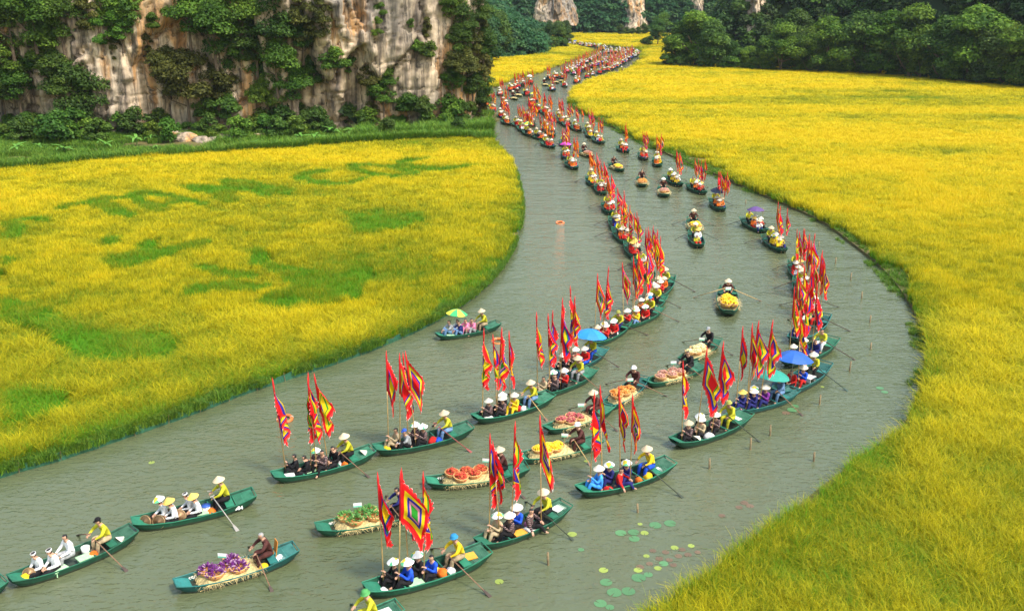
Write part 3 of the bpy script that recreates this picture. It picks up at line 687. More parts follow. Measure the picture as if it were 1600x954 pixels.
# rock outcrop on the right hill
def outcrop(name, lab, px, py_top, py_bot, wpx, y, seed, zb=-1.0, zt=30.0):
    """a weathered rock face standing out of a wooded slope at distance y"""
    xc = (px - 800) / FPX * (y * _c + (CAM_H - 6) * _s); w_ = wpx / FPX * y / 2
    nu, nv = 60, 80; u = np.linspace(-1, 1, nu); v = np.linspace(0, 1, nv); Uu, Vv = np.meshgrid(u, v, indexing='ij')
    zz = zb + (zt - zb) * Vv; prof = (1 - np.abs(Uu) ** 3) * 6.0
    nn = 4.5 * (fbm(Uu * 2.2, zz / 6, 0 * Uu, seed, 4) - .5) + 2.2 * (worley(Uu * 3.1 + 7, zz / 5.0, seed)[2] - .5)
    xx = xc + Uu * w_ * (1.05 - .25 * Vv) + w_ * .7 * (fbm(Uu * 1.5, zz / 7, 0 * Uu, seed + 3, 3) - .5)
    yy_ = y - prof - nn + Vv * 8
    ids = np.arange(nu * nv).reshape(nu, nv); F_ = np.stack([ids[:-1, :-1], ids[1:, :-1], ids[1:, 1:], ids[:-1, 1:]], -1).reshape(-1, 4)
    o = obj(name, mesh(name, np.column_stack([xx.ravel(), yy_.ravel(), zz.ravel()]), F_, [M_rock], smooth=True)); tag(o, lab, 'rock')
outcrop('rock_face', 'dark grey rock face among trees on the right hill', 1174, 0, 60, 58, 229, 5, .5, 24)
outcrop('rock_face', 'pale striped rock face above the far woods, left one', 868, 0, 40, 60, 398, 11, 3.5, 24)
outcrop('rock_face', 'tall pale rock face above the far rice, middle one', 990, 0, 50, 58, 402, 15, 1.5, 22)
outcrop('rock_face', 'narrow pale rock face far right near the hill', 1086, 0, 12, 26, 404, 19, 8, 22)
# far range
def far_hf(x, y):
    e = 398 + 8 * (fbm(x / 40, 0 * x, 0 * x, 111, 3) - .5); dd_ = y - e
    return np.where(dd_ > 0, np.minimum(42, dd_ * 1.8) * (.7 + .6 * fbm(x / 35, y / 35, 0 * x, 113, 3)), -1.5)
hill('far_hills', -420, 520, 390, 600, 150, 50, far_hf, 2)
wood('far_wood', 'bluish forest over the far hills', canopy_blue, far_hf, -140, 230, 396, 450, 6500, .8, 1.7, lambda x, y, z: (z > -.8) & (z < 60))
# left mid hill behind the cliff corner
def mid_hf(x, y):
    f_ = np.interp(x, [-200, -10, 6, 24], [235, 240, 262, 300]); dd_ = np.minimum(y - f_, (.030 * y - x) * .8); dd_ = np.minimum(dd_, (352 - y) * .9)
    return np.where(dd_ > 0, np.minimum(24, dd_ * .62) * (.7 + .6 * fbm(x / 25, y / 25, 0 * x, 121, 3)), -1.5)
hill('wooded_hill_left', -220, 40, 225, 370, 70, 50, mid_hf, 3)
wood('slope_wood', 'forest on the slope behind the cliff corner', canopy_blue, mid_hf, -80, 30, 236, 340, 3000, .8, 1.5, lambda x, y, z: z > -.8)

# single trees at the field edges
RT = [(1062, 103, 'field', 1.0), (1085, 106, 'field', 1.45), (1112, 108, 'dark', 1.2), (1140, 109, 'dark', .7), (1168, 110, 'field', .6), (1192, 112, 'field', .62), (1218, 113, 'field', 1.15), (1240, 113, 'dark', .9), (1262, 115, 'field', .9), (1290, 116, 'field', 1.35), (1318, 117, 'field', 1.2),
      (1345, 118, 'dark', 1.45), (1375, 120, 'field', 1.5), (1398, 121, 'dark', 1.2), (1418, 123, 'field', 1.6), (1438, 125, 'field', .9), (1468, 128, 'dark', 1.4), (1492, 130, 'field', 1.0), (1512, 131, 'field', 1.65), (1540, 134, 'dark', 1.2), (1562, 136, 'field', 1.1), (1584, 138, 'field', 1.2), (1606, 139, 'field', 1.35), (1640, 143, 'field', 1.5), (1690, 147, 'dark', 1.6)]
for i, (px, py, kd, sc) in enumerate(RT):
    o = plant(kd, 'broadleaf_tree', G(px, py - .4, GZ) - Vector((0, 0, 1.5 * sc)), sc * 1.22, f'{nth(i + 1)} tree from the left along the edge of the right field', 'tree', 'trees along the right field')
for i in range(26):
    px = 1062 + i * 23 + random.uniform(-7, 7); py = np.interp(px, [1040, 1240, 1400, 1600, 1700], [102, 108, 114, 131, 140])
    if 1128 < px < 1212: continue
    plant(random.choice(['round', 'dark', 'dark']), 'broadleaf_tree', G(px, py, GZ) - Vector((0, 0, 1.2)), random.uniform(1.2, 1.7), f'{nth(i + 1)} tree from the left in the second row behind the right field', 'tree', 'second row of trees behind the right field')
for i in range(34):
    px = 1040 + i * 17.3; py = np.interp(px, [1040, 1240, 1400, 1600], [104.5, 112.5, 120, 139]) + .5
    plant(random.choice(['shrub', 'shrubd', 'shrubb']), 'edge_shrub', G(px, py, GZ), random.uniform(.7, 1.7), f'{nth(i + 1)} low shrub from the left at the right field edge', 'shrub', 'shrubs at the right field edge', sx=random.uniform(1.0, 1.7))
o = plant('dark', 'broadleaf_tree', G(1027, 72, GZ), 1.0, 'lone bushy tree standing in the far rice field', 'tree'); 
for i, (px, py, sc) in enumerate([(1008, 72, 1.4), (1016, 73, 1.8), (1042, 72, 1.6)]):
    plant('shrubd', 'edge_shrub', G(px, py, GZ), sc, f'low shrub {["left of", "just in front of", "right of"][i]} the lone tree in the far rice', 'shrub')
plant('round', 'broadleaf_tree', G(1036, 60, GZ), 1.1, 'taller pale tree behind the lone tree in the far rice', 'tree')
for i, (px, py, sc) in enumerate([(846, 55.5, .7), (858, 55.2, .75), (870, 55.2, .7), (884, 55, .75), (970, 55.5, .6), (979, 55.2, .45), (988, 54.8, .4), (997, 55.2, .45), (1007, 55, .6)]):
    plant('dark', 'broadleaf_tree', G(px, py, GZ) - Vector((0, 0, .5)), sc, f'{nth(i + 1)} small tree from the left at the foot of the far rock faces', 'tree', 'small trees under the far rock faces')
LT = [(742, 104, 'blue', 1.2), (758, 97, 'blue', 1.5), (772, 92, 'dark', 1.5), (790, 86, 'blue', 1.4), (806, 81, 'blue', 1.0), (824, 77, 'dark', .85), (842, 75, 'olive', .9), (858, 73.5, 'dark', .85), (872, 73, 'dark', .95), (884, 72.5, 'dark', .7)]
for i, (px, py, kd, sc) in enumerate(LT):
    plant(kd, 'broadleaf_tree', G(px, py, GZ) - Vector((0, 0, 1.0 * sc)), sc * 1.1, f'{nth(i + 1)} tree from the left beyond the cliff corner, edging the far paddy', 'tree', 'trees edging the far paddy')
for i in range(22):
    px = 795 + i * 4.2; py = 78.5 - .17 * i * .9 + random.uniform(-.6, .6)
    plant('shrubb', 'banana_clump', G(px, py, GZ), random.uniform(1.3, 2.2), f'{nth(i + 1)} light green clump from the left at the far paddy edge', 'shrub', 'light green clumps at the far paddy edge')
# loose boulders at the cliff foot
bm = bmesh.new(); bmesh.ops.create_icosphere(bm, subdivisions=3, radius=1)
co = np.array([v.co for v in bm.verts]); dn = 1 + .55 * (fbm(co[:, 0] * 1.4 + 5, co[:, 1] * 1.4, co[:, 2] * 1.4, 131, 3) - .5)
f1, f2, cid = worley(co[:, 0] * 1.5 + co[:, 2], co[:, 1] * 1.5 - co[:, 2], 5); dn += .25 * (cid - .5)
for v, k_ in zip(bm.verts, dn): v.co = v.co * float(k_)
BOULD = bpy.data.meshes.new('boulder'); bm.to_mesh(BOULD); bm.free(); BOULD.materials.append(M_rock)
for i, (px, py, sc) in enumerate([(268, 214, 1.3), (290, 219, 1.6), (318, 221, 1.1), (345, 219, 1.3), (372, 220, 1.2), (402, 216, 1.0), (505, 206, .8), (530, 207, .9), (655, 196, 1.0), (672, 199, .8), (688, 195, 1.1)]):
    tag(obj('boulder', BOULD, loc=G(px, py, GZ), rot=(0, 0, i * 1.3), scale=(sc * 1.2, sc * .8, sc * .55)), f'{nth(i + 1)} fallen limestone boulder from the left at the cliff foot', 'boulder', 'boulders at the cliff foot')

# ================================================================ COLOURS OF CLOTHES, BOATS, FLAGS
COL = dict(K=('black', (.014, .013, .015)), N=('navy', (.022, .024, .13)), B=('blue', (.015, .07, .48)), L=('azure', (.05, .26, .70)), R=('red', (.52, .022, .018)), Y=('yellow', (.72, .50, .02)),
           O=('mustard', (.42, .40, .025)), W=('white', (.78, .78, .77)), P=('pink', (.68, .22, .36)), M=('brown', (.07, .025, .022)), G=('grey', (.30, .31, .32)), J=('denim', (.13, .23, .40)),
           T=('khaki', (.36, .28, .17)), S=('striped', (.05, .012, .02)), A=('orange', (.72, .16, .02)), U=('plum', (.16, .03, .22)), E=('green', (.03, .22, .06)))
CM = {k: plain('cloth_' + v[0].replace(' ', '_'), v[1], .85, .42, 7, spec=.15) for k, v in COL.items()}
m, t, b = nmat('cloth_woven_stripes'); mp = mapping(t, (1, 1, 1)); wv = N(t, 'TexWave', bands_direction='Z', i_Scale=7.0, i_Distortion=1.5); t.links.new(mp.outputs[0], wv.inputs['Vector'])
r = ramp(t, [(0, (.018, .012, .016)), (.70, (.22, .02, .03)), (.86, (.018, .012, .016)), (.95, (.45, .38, .34))], 'CONSTANT'); t.links.new(wv.outputs['Fac'], r.inputs[0]); t.links.new(r.outputs[0], b.inputs['Base Color']); b.inputs['Roughness'].default_value = .9; CM['S'] = m
M_skin = plain('skin', (.46, .26, .17), .55, .08, 10)
M_hair = plain('hair', (.012, .010, .009), .5, .2, 30)
M_hairg = plain('hair_grey', (.30, .29, .28), .6, .2, 30)
M_lips = plain('lips', (.30, .09, .07), .5, .1, 10)
def setmat(o, i, m): o.material_slots[i].link = 'OBJECT'; o.material_slots[i].material = m

def paint(name, c):
    m, t, b = nmat(name); mp = mapping(t, (3, 3, 3)); nz = N(t, 'TexNoise', i_Scale=1.0, i_Detail=7.0, i_Roughness=.65); t.links.new(mp.outputs[0], nz.inputs['Vector'])
    r = ramp(t, [(.28, [x * .5 for x in c]), (.45, c), (.62, [x * 1.15 for x in c]), (.70, [x * .75 + .06 for x in c]), (.80, (.10, .065, .038))]); t.links.new(nz.outputs['Fac'], r.inputs[0])
    oi = N(t, 'ObjectInfo'); mr = N(t, 'MapRange'); mr.inputs['To Min'].default_value = .75; mr.inputs['To Max'].default_value = 1.2; t.links.new(oi.outputs['Random'], mr.inputs[0])
    hs = N(t, 'HueSaturation'); t.links.new(mr.outputs[0], hs.inputs['Value']); t.links.new(r.outputs[0], hs.inputs['Color']); 
    tc = N(t, 'TexCoord'); sz = N(t, 'SeparateXYZ'); t.links.new(tc.outputs['Object'], sz.inputs[0])      # slime and silt stain at the waterline and in the bilge
    st = N(t, 'Math', operation='MULTIPLY_ADD'); t.links.new(nz.outputs['Fac'], st.inputs[0]); st.inputs[1].default_value = -.14; t.links.new(sz.outputs[2], st.inputs[2])
    sr = ramp(t, [(.0, (.8, .8, .8)), (.03, (0, 0, 0))]); t.links.new(st.outputs[0], sr.inputs[0])
    mxs = N(t, 'Mix', data_type='RGBA'); t.links.new(sr.outputs[0], mxs.inputs[0]); t.links.new(hs.outputs[0], mxs.inputs[6]); mxs.inputs[7].default_value = (.035, .035, .02, 1)
    t.links.new(mxs.outputs[2], b.inputs['Base Color'])
    rr = ramp(t, [(.3, (.75,) * 3), (.7, (.5,) * 3)]); t.links.new(nz.outputs['Fac'], rr.inputs[0]); t.links.new(rr.outputs[0], b.inputs['Roughness'])
    return m
PAINT = {'g': (paint('boat_green', (.003, .052, .026)), paint('boat_green_light', (.016, .155, .085))),
         't': (paint('boat_teal', (.003, .054, .048)), paint('boat_teal_light', (.018, .15, .135))),
         'd': (paint('boat_dark_green', (.004, .050, .026)), paint('boat_mid_green', (.014, .13, .07)))}
M_white = plain('white_paint', (.78, .78, .76), .6, .08, 20)
M_wood = plain('oar_wood', (.20, .11, .065), .7, .35, 8)
M_wood_dark = plain('oar_wood_dark', (.06, .04, .03), .7, .35, 8)
M_bamboo = plain('bamboo', (.50, .33, .13), .55, .25, 12)
M_stake = plain('old_bamboo', (.20, .145, .075), .8, .4, 10)
M_straw = plain('straw', (.56, .43, .19), .85, .35, 25)
M_rattan = plain('rattan', (.52, .25, .08), .7, .3, 40)

# ================================================================ BOAT
BL = 3.75
T_ = [0, .06, .15, .3, .5, .7, .85, .94, 1]
WG = [.25, .31, .39, .47, .505, .485, .42, .37, .33]
WB = [.14, .22, .29, .37, .405, .385, .31, .25, .21]
ZG = [.36, .315, .27, .235, .225, .24, .30, .365, .41]
ZB = [.25, .08, -.03, -.09, -.09, -.09, -.02, .11, .24]
def at_t(a, t): return float(np.interp(t, T_, a))
def yb(t): return BL / 2 - t * BL
def hull_mesh(pm):
    ts = np.linspace(0, 1, 23); V_, F_ = [], []; th = .028
    rows = []
    for t in ts:
        g, b_, zg, zb = (at_t(a, t) for a in (WG, WB, ZG, ZB)); y = yb(t); fz = max(zb + .035, .01) if zb + .035 < zg - .05 else zg - .05
        gm, zm = (g + b_) / 2 + .02, (zg + zb) / 2
        bi = b_ - .02 + (g - b_) * max(0, (fz - zb) / (zg - zb)) * .6
        ring = [(g, y, zg), (gm, y, zm), (b_, y, zb), (-b_, y, zb), (-gm, y, zm), (-g, y, zg), (-g + th, y, zg), (-bi, y, fz), (bi, y, fz), (g - th, y, zg)]
        rows.append(len(V_)); V_ += ring
    n = 10
    for i in range(len(ts) - 1):
        for k_ in range(n): F_.append((rows[i] + k_, rows[i] + (k_ + 1) % n, rows[i + 1] + (k_ + 1) % n, rows[i + 1] + k_))
    for r_, rev in ((rows[0], 1), (rows[-1], 0)):
        o_ = [r_ + k_ for k_ in range(n)]; F_.append(tuple(o_[::-1] if rev else o_))
    mb_ = MB(); mb_.add(V_, F_)
    for t in (.2, .36, .44, .56, .68):      # welded frames against the inner side
        for s in (-1, 1):
            g, b_, zg = at_t(WG, t), at_t(WB, t), at_t(ZG, t)
            mb_.tube([(s * (g - .03), yb(t), zg - .01), (s * (b_ - .01), yb(t), .02)], .012, 4)
    me = mb_.me('hull', [pm]); bm_ = bmesh.new(); bm_.from_mesh(me); bmesh.ops.recalc_face_normals(bm_, faces=bm_.faces); bm_.to_mesh(me); bm_.free(); return me
def rim_mesh(pm):
    mb_ = MB(); ts = np.linspace(0.0, 1, 21)
    loop = [(at_t(WG, t) + .005, yb(t), at_t(ZG, t) + .01) for t in ts] + [(-at_t(WG, t) - .005, yb(t), at_t(ZG, t) + .01) for t in ts[::-1]]
    mb_.tube(loop + [loop[0]], .019, 5, caps=False); return mb_.me('gunwale', [pm])
def deck_mesh(pm):
    mb_ = MB(); V_ = []
    for t, dz in ((0.0, .012), (.035, .0), (.07, -.02), (.12, -.09)):
        g = at_t(WG, t) - .035; z = at_t(ZG, t) + dz; V_ += [(-g, yb(t) - .005, z), (g, yb(t) - .005, z)]
    V_ += [(x, y, z - .02) for x, y, z in V_]
    F_ = [(2 * i, 2 * i + 2, 2 * i + 3, 2 * i + 1) for i in range(3)] + [(8 + 2 * i, 9 + 2 * i, 11 + 2 * i, 10 + 2 * i) for i in range(3)] + [(0, 1, 9, 8), (6, 14, 15, 7)]
    mb_.add(V_, F_); return mb_.me('bow_plate', [pm])
def grating_mesh(pm):
    mb_ = MB(); n = 13
    for k_ in range(n):
        q = -1 + 2 * k_ / (n - 1); mb_.tube([(q * (at_t(WG, .83) - .06), yb(.83), at_t(ZG, .83) - .06), (q * (at_t(WG, .985) - .05), yb(.985), at_t(ZG, .985) - .05)], .013, 4)
    for t in (.83, .90, .985): mb_.box((0, yb(t), at_t(ZG, t) - .075), (at_t(WG, t) - .035, .014, .014))
    return mb_.me('stern_grating', [pm])
def bar_mesh(t, pm, hw=.022, dz=-.03):
    mb_ = MB(); mb_.box((0, yb(t), at_t(ZG, t) + dz), (at_t(WG, t) - .03, hw, .014)); return mb_.me('thwart', [pm])
HULL = {}
for k, (a, b_) in PAINT.items():
    mb = MB()
    for q in (-2, -1, 0, 1, 2): mb.box((q * .13, yb(.46), .018), (.06, .30 * BL, .008))
    FLOOR = mb.me('floor_boards', [plain('wet_boards', (.045, .06, .04), .5, .5, 6)])
    HULL[k] = dict(floor=FLOOR, hull=hull_mesh(a), gunwale=rim_mesh(b_), bow_plate=deck_mesh(b_), stern_grating=grating_mesh(b_), thwart=[bar_mesh(.27, b_), bar_mesh(.62, b_)], seat=bar_mesh(.775, b_, .13, .03))
    mb = MB(); V0 = HULL[k]['hull']
    far_ = bmesh.new(); far_.from_mesh(HULL[k]['hull']); m2_ = bpy.data.meshes.new('hull_small'); 
    n0 = len(far_.faces); far_.from_mesh(HULL[k]['gunwale']); far_.faces.ensure_lookup_table()
    for f_ in far_.faces[n0:]: f_.material_index = 1
    far_.to_mesh(m2_); far_.free(); m2_.materials.append(a); m2_.materials.append(b_); HULL[k]['small'] = m2_
_num = {}
def number_mesh(txt):
    if txt not in _num:
        cu = bpy.data.curves.new('n', 'FONT'); cu.body = txt; cu.size = .17; cu.align_x = 'CENTER'; cu.extrude = .001; cu.offset = .004
        o = bpy.data.objects.new('n', cu); C.objects.link(o); bpy.context.view_layer.update()
        me = bpy.data.meshes.new_from_object(o.evaluated_get(bpy.context.evaluated_depsgraph_get())); bpy.data.objects.remove(o)
        me.materials.clear(); me.materials.append(M_white); _num[txt] = me
    return _num[txt]
def short(*opts):
    for o_ in opts:
        if len(o_.split()) <= 16: return o_
    return ' '.join(opts[-1].split()[:16])
def make_boat(loc, ang, sc, label, pk='g', small=False, number=None, group='sampans on the river', outside=False):
    H = HULL[pk]
    if small:
        o = obj('rowing_boat', H['small'], loc=loc, rot=(0, 0, ang), scale=sc); return tag(o, label, 'boat', group)
    root = tag(obj('rowing_boat', None, loc=loc, rot=(0, 0, ang), scale=sc), label, 'boat', group)
    hu_ = obj('hull', H['hull'], root); obj('gunwale', H['gunwale'], root); obj('bow_plate', H['bow_plate'], root)
    stuff(obj('stern_grating', H['stern_grating'], root)); obj('seat', H['seat'], root)
    stuff(obj('floor_boards', H['floor'], root))
    for m_ in H['thwart']: obj('thwart', m_, root)
    if number:
        t = .155; sl = math.atan2((at_t(WG, t) - at_t(WB, t)), at_t(ZG, t) - at_t(ZB, t))
        if outside:
            t = .84; nm = obj('number', number_mesh(number), hu_); nm.matrix_local = Matrix.Translation((-at_t(WG, t) - .005, yb(t), at_t(ZG, t) - .17)) @ Matrix.Rotation(-math.pi / 2 - .16, 4, 'Z') @ Matrix.Rotation(math.pi / 2 - .12, 4, 'X'); return root
        # on the inner side of the bow, facing the other side
        yaw = math.atan2(at_t(WG, .22) - at_t(WG, .1), .12 * BL)
        nm = obj('number', number_mesh(number), hu_, (at_t(WG, t) - .085, yb(t) - .02, .14), None)
        nm.matrix_local = Matrix.Translation((at_t(WG, t) - .085, yb(t), .09)) @ Matrix.Rotation(yaw, 4, 'Z') @ Matrix.Rotation(-math.pi / 2, 4, 'Z') @ Matrix.Rotation(math.pi / 2 - sl * .6, 4, 'X')
    return root
mb = MB(); mb.tube([(0, -.3, 0), (0, 1.35, 0)], [.019, .017], 6); OAR_SHAFT = mb.me('shaft', [M_wood], True)
mb = MB(); mb.box((0, -.3, 0), (.075, .016, .016)); OAR_GRIP = mb.me('grip', [M_wood])
mb = MB(); pr = [(0, .018), (.15, .045), (.4, .062), (.75, .072), (.86, .055)]
V_ = [(s * w_, 1.3 + y, z) for y, w_ in pr for s, z in ((-1, .008), (1, .008), (1, -.008), (-1, -.008))]
mb.add(V_, [(4 * i + k_, 4 * i + (k_ + 1) % 4, 4 * i + 4 + (k_ + 1) % 4, 4 * i + 4 + k_) for i in range(4) for k_ in range(4)] + [(0, 1, 2, 3), (19, 18, 17, 16)]); OAR_BLADE = mb.me('blade', [M_wood_dark])
def make_oar(M, side, label, mat, parts=True):
    """M: boat matrix; from the rower's hand over the gunwale into the water"""
    a = Vector((side * .24, yb(.77) + .47, .64)); e = Vector((side * random.uniform(1.35, 1.75), yb(.77) + random.uniform(-.35, .45), -.02))
    d_ = (e - a); q = d_.to_track_quat('Y', 'Z'); k_ = d_.length / 1.9
    root = obj('oar', None); root.matrix_world = M @ (Matrix.Translation(a + d_ * .12) @ q.to_matrix().to_4x4() @ Matrix.Diagonal((1, k_, 1, 1)))
    tag(root, label, 'oar', 'oars of the boats')
    s_ = obj('shaft', OAR_SHAFT, root); b_ = obj('blade', OAR_BLADE, root); setmat(s_, 0, mat[0]); setmat(b_, 0, mat[1])
    if parts: g_ = obj('grip', OAR_GRIP, s_); setmat(g_, 0, mat[0])
OARM = {'w': (M_wood, M_wood_dark), 'd': (M_wood_dark, M_wood_dark), 'g': (PAINT['g'][0], PAINT['g'][0]), 't': (PAINT['t'][1], PAINT['t'][1]), 'r': (plain('oar_red', (.25, .06, .05), .6), plain('oar_red', (.25, .06, .05))), 'y': (M_bamboo, M_wood), 'x': (plain('oar_grey', (.3, .28, .25), .7), plain('oar_grey', (.3, .28, .25)))}

# ================================================================ PEOPLE
def build_person(pose, sub=2, fingers=True):
    P = dict(pose); J = {}; E_ = []
    def j(nm, p, r, r2=None): J[nm] = (Vector(p), r, r2 or r)
    hd = P['head']                              # (base of neck, tip direction)
    j('pelvis', P['pelvis'], .158, .128); j('spine', P['spine'], .138, .115); j('chest', P['chest'], .160, .122); j('neck', P['neck'], .052)
    nk = Vector(P['neck']); up = Vector(hd).normalized(); fw = Vector((0, 1, 0)) if 'face' not in P else Vector(P['face']).normalized()
    j('jaw', nk + up * .075 + fw * .012, .072, .076); j('skull', nk + up * .155, .09, .098); j('crown', nk + up * .215, .062, .07)
    E_ += [('pelvis', 'spine', 'top'), ('spine', 'chest', 'top'), ('chest', 'neck', 'skin'), ('neck', 'jaw', 'skin'), ('jaw', 'skull', 'head'), ('skull', 'crown', 'head')]
    for s, n_ in ((-1, 'L'), (1, 'R')):
        def m(p): return p[n_] if isinstance(p, dict) else (s * p[0], p[1], p[2])
        sh, el, wr = Vector(m(P['shoulder'])), Vector(m(P['elbow'])), Vector(m(P['wrist']))
        j('sh' + n_, sh, .074); j('el' + n_, el, .056); j('wr' + n_, wr, .034)
        E_ += [('chest', 'sh' + n_, 'top'), ('sh' + n_, 'el' + n_, 'top'), ('el' + n_, 'wr' + n_, 'sleeve')]
        d_ = (wr - el).normalized(); sd_ = d_.cross(Vector((0, 0, 1))); sd_ = sd_.normalized() if sd_.length > .1 else Vector((1, 0, 0)); dn = d_.cross(sd_).normalized()
        if dn.z > 0: dn = -dn
        pm = wr + d_ * .075; j('pa' + n_, pm, .036, .022); E_.append(('wr' + n_, 'pa' + n_, 'skin'))
        if fingers:
            for k_, off in enumerate((-.030, -.010, .010, .030)):
                L_ = (.062, .078, .074, .056)[k_]
                a = pm + sd_ * off + d_ * .035; b2 = a + d_ * L_ * .5 + dn * .012; c2 = b2 + d_ * L_ * .3 + dn * L_ * .5
                j(f'f{k_}a{n_}', a, .011); j(f'f{k_}b{n_}', b2, .0095); j(f'f{k_}c{n_}', c2, .008)
                E_ += [('pa' + n_, f'f{k_}a{n_}', 'skin'), (f'f{k_}a{n_}', f'f{k_}b{n_}', 'skin'), (f'f{k_}b{n_}', f'f{k_}c{n_}', 'skin')]
            a = wr + d_ * .04 - sd_ * s * .045 + dn * .01; j('th' + n_, a, .012); b2 = a + d_ * .05 + dn * .02; j('tt' + n_, b2, .009)
            E_ += [('wr' + n_, 'th' + n_, 'skin'), ('th' + n_, 'tt' + n_, 'skin')]
        hp, kn, an, to = (Vector(m(P[q])) for q in ('hip', 'knee', 'ankle', 'toe'))
        j('hp' + n_, hp, .098); j('kn' + n_, kn, .078); j('an' + n_, an, .050); j('to' + n_, to, .034, .024)
        E_ += [('pelvis', 'hp' + n_, 'bot'), ('hp' + n_, 'kn' + n_, 'bot'), ('kn' + n_, 'an' + n_, 'bot'), ('an' + n_, 'to' + n_, 'skin')]
    nm = list(J); idx = {k_: i for i, k_ in enumerate(nm)}
    me = bpy.data.meshes.new('sk'); me.from_pydata([J[k_][0] for k_ in nm], [(idx[a], idx[b]) for a, b, _ in E_], [])
    o = bpy.data.objects.new('sk', me); C.objects.link(o)
    o.modifiers.new('skin', 'SKIN').use_smooth_shade = True
    for i, k_ in enumerate(nm):
        sv = me.skin_vertices[0].data[i]; sv.radius = (J[k_][1], J[k_][2]); sv.use_root = (k_ == 'pelvis')
    if sub: ss = o.modifiers.new('s', 'SUBSURF'); ss.levels = sub; ss.render_levels = sub
    bpy.context.view_layer.update()
    out = bpy.data.meshes.new_from_object(o.evaluated_get(bpy.context.evaluated_depsgraph_get())); bpy.data.objects.remove(o)
    out.materials.clear()
    for m_ in (CM['K'], CM['K'], M_skin, M_hair, M_lips): out.materials.append(m_)
    A = np.array([J[a][0] for a, _, _ in E_]); B_ = np.array([J[b][0] for _, b, _ in E_]); cat = [c for _, _, c in E_]
    n = len(out.polygons); cen = np.zeros(n * 3); out.polygons.foreach_get('center', cen); cen = cen.reshape(-1, 3)
    ab = B_ - A; L2 = (ab ** 2).sum(1); s = np.clip(np.einsum('nej,ej->ne', cen[:, None] - A[None], ab) / L2, 0, 1)
    dist = np.linalg.norm(cen[:, None] - (A[None] + s[..., None] * ab[None]), axis=2) - np.array([(J[a][1] + J[b][1]) / 2 for a, b, _ in E_]) * .8
    best = dist.argmin(1); slot = {'top': 0, 'sleeve': 0, 'bot': 1, 'skin': 2, 'head': 2}
    mi = np.array([slot[cat[b]] for b in best])
    sk = np.array(J['skull'][0]); fwv = np.array(fw); upv = np.array(up)
    rel = cen - sk; hf_ = rel @ fwv; hu = rel @ upv; ish = np.array([cat[b] == 'head' for b in best])
    mi[ish & ((hu > .028) | ((hf_ < .012) & (hu > -.075)))] = 3
    rt = np.cross(fwv, upv); hr = rel @ rt
    for ex in (-.032, .032): mi[(np.hypot(hr - ex, hu + .005) < .0105) & (hf_ > .045)] = 3
    mi[(np.abs(hr) < .022) & (np.abs(hu + .068) < .012) & (hf_ > .03)] = 4
    out.polygons.foreach_set('material_index', mi.astype(np.int32)); out.polygons.foreach_set('use_smooth', np.ones(n, bool))
    # nose and ears
    vco = np.zeros(len(out.vertices) * 3); out.vertices.foreach_get('co', vco); vco = vco.reshape(-1, 3); rl = vco - sk
    a_, b_, c_ = rl @ rt, rl @ upv, rl @ fwv
    g_ = np.exp(-((a_ / .016) ** 2 + ((b_ + .035) / .026) ** 2)) * (c_ > .05); vco += fwv * (.024 * g_)[:, None]
    e_ = np.exp(-((b_ + .02) / .028) ** 2 - (c_ / .022) ** 2) * (np.abs(a_) > .06) * (np.abs(b_) < .07) * (np.abs(c_) < .06) * (np.abs(a_) < .13); vco += rt * (np.sign(a_) * .018 * e_)[:, None]
    out.vertices.foreach_set('co', vco.ravel()); out.update(); out.name = 'body'
    fo = (fw - up * fw.dot(up)).normalized(); rx = fo.cross(up); HM = Matrix((rx, fo, up)).transposed().to_4x4()
    return out, Vector(J['skull'][0]), HM
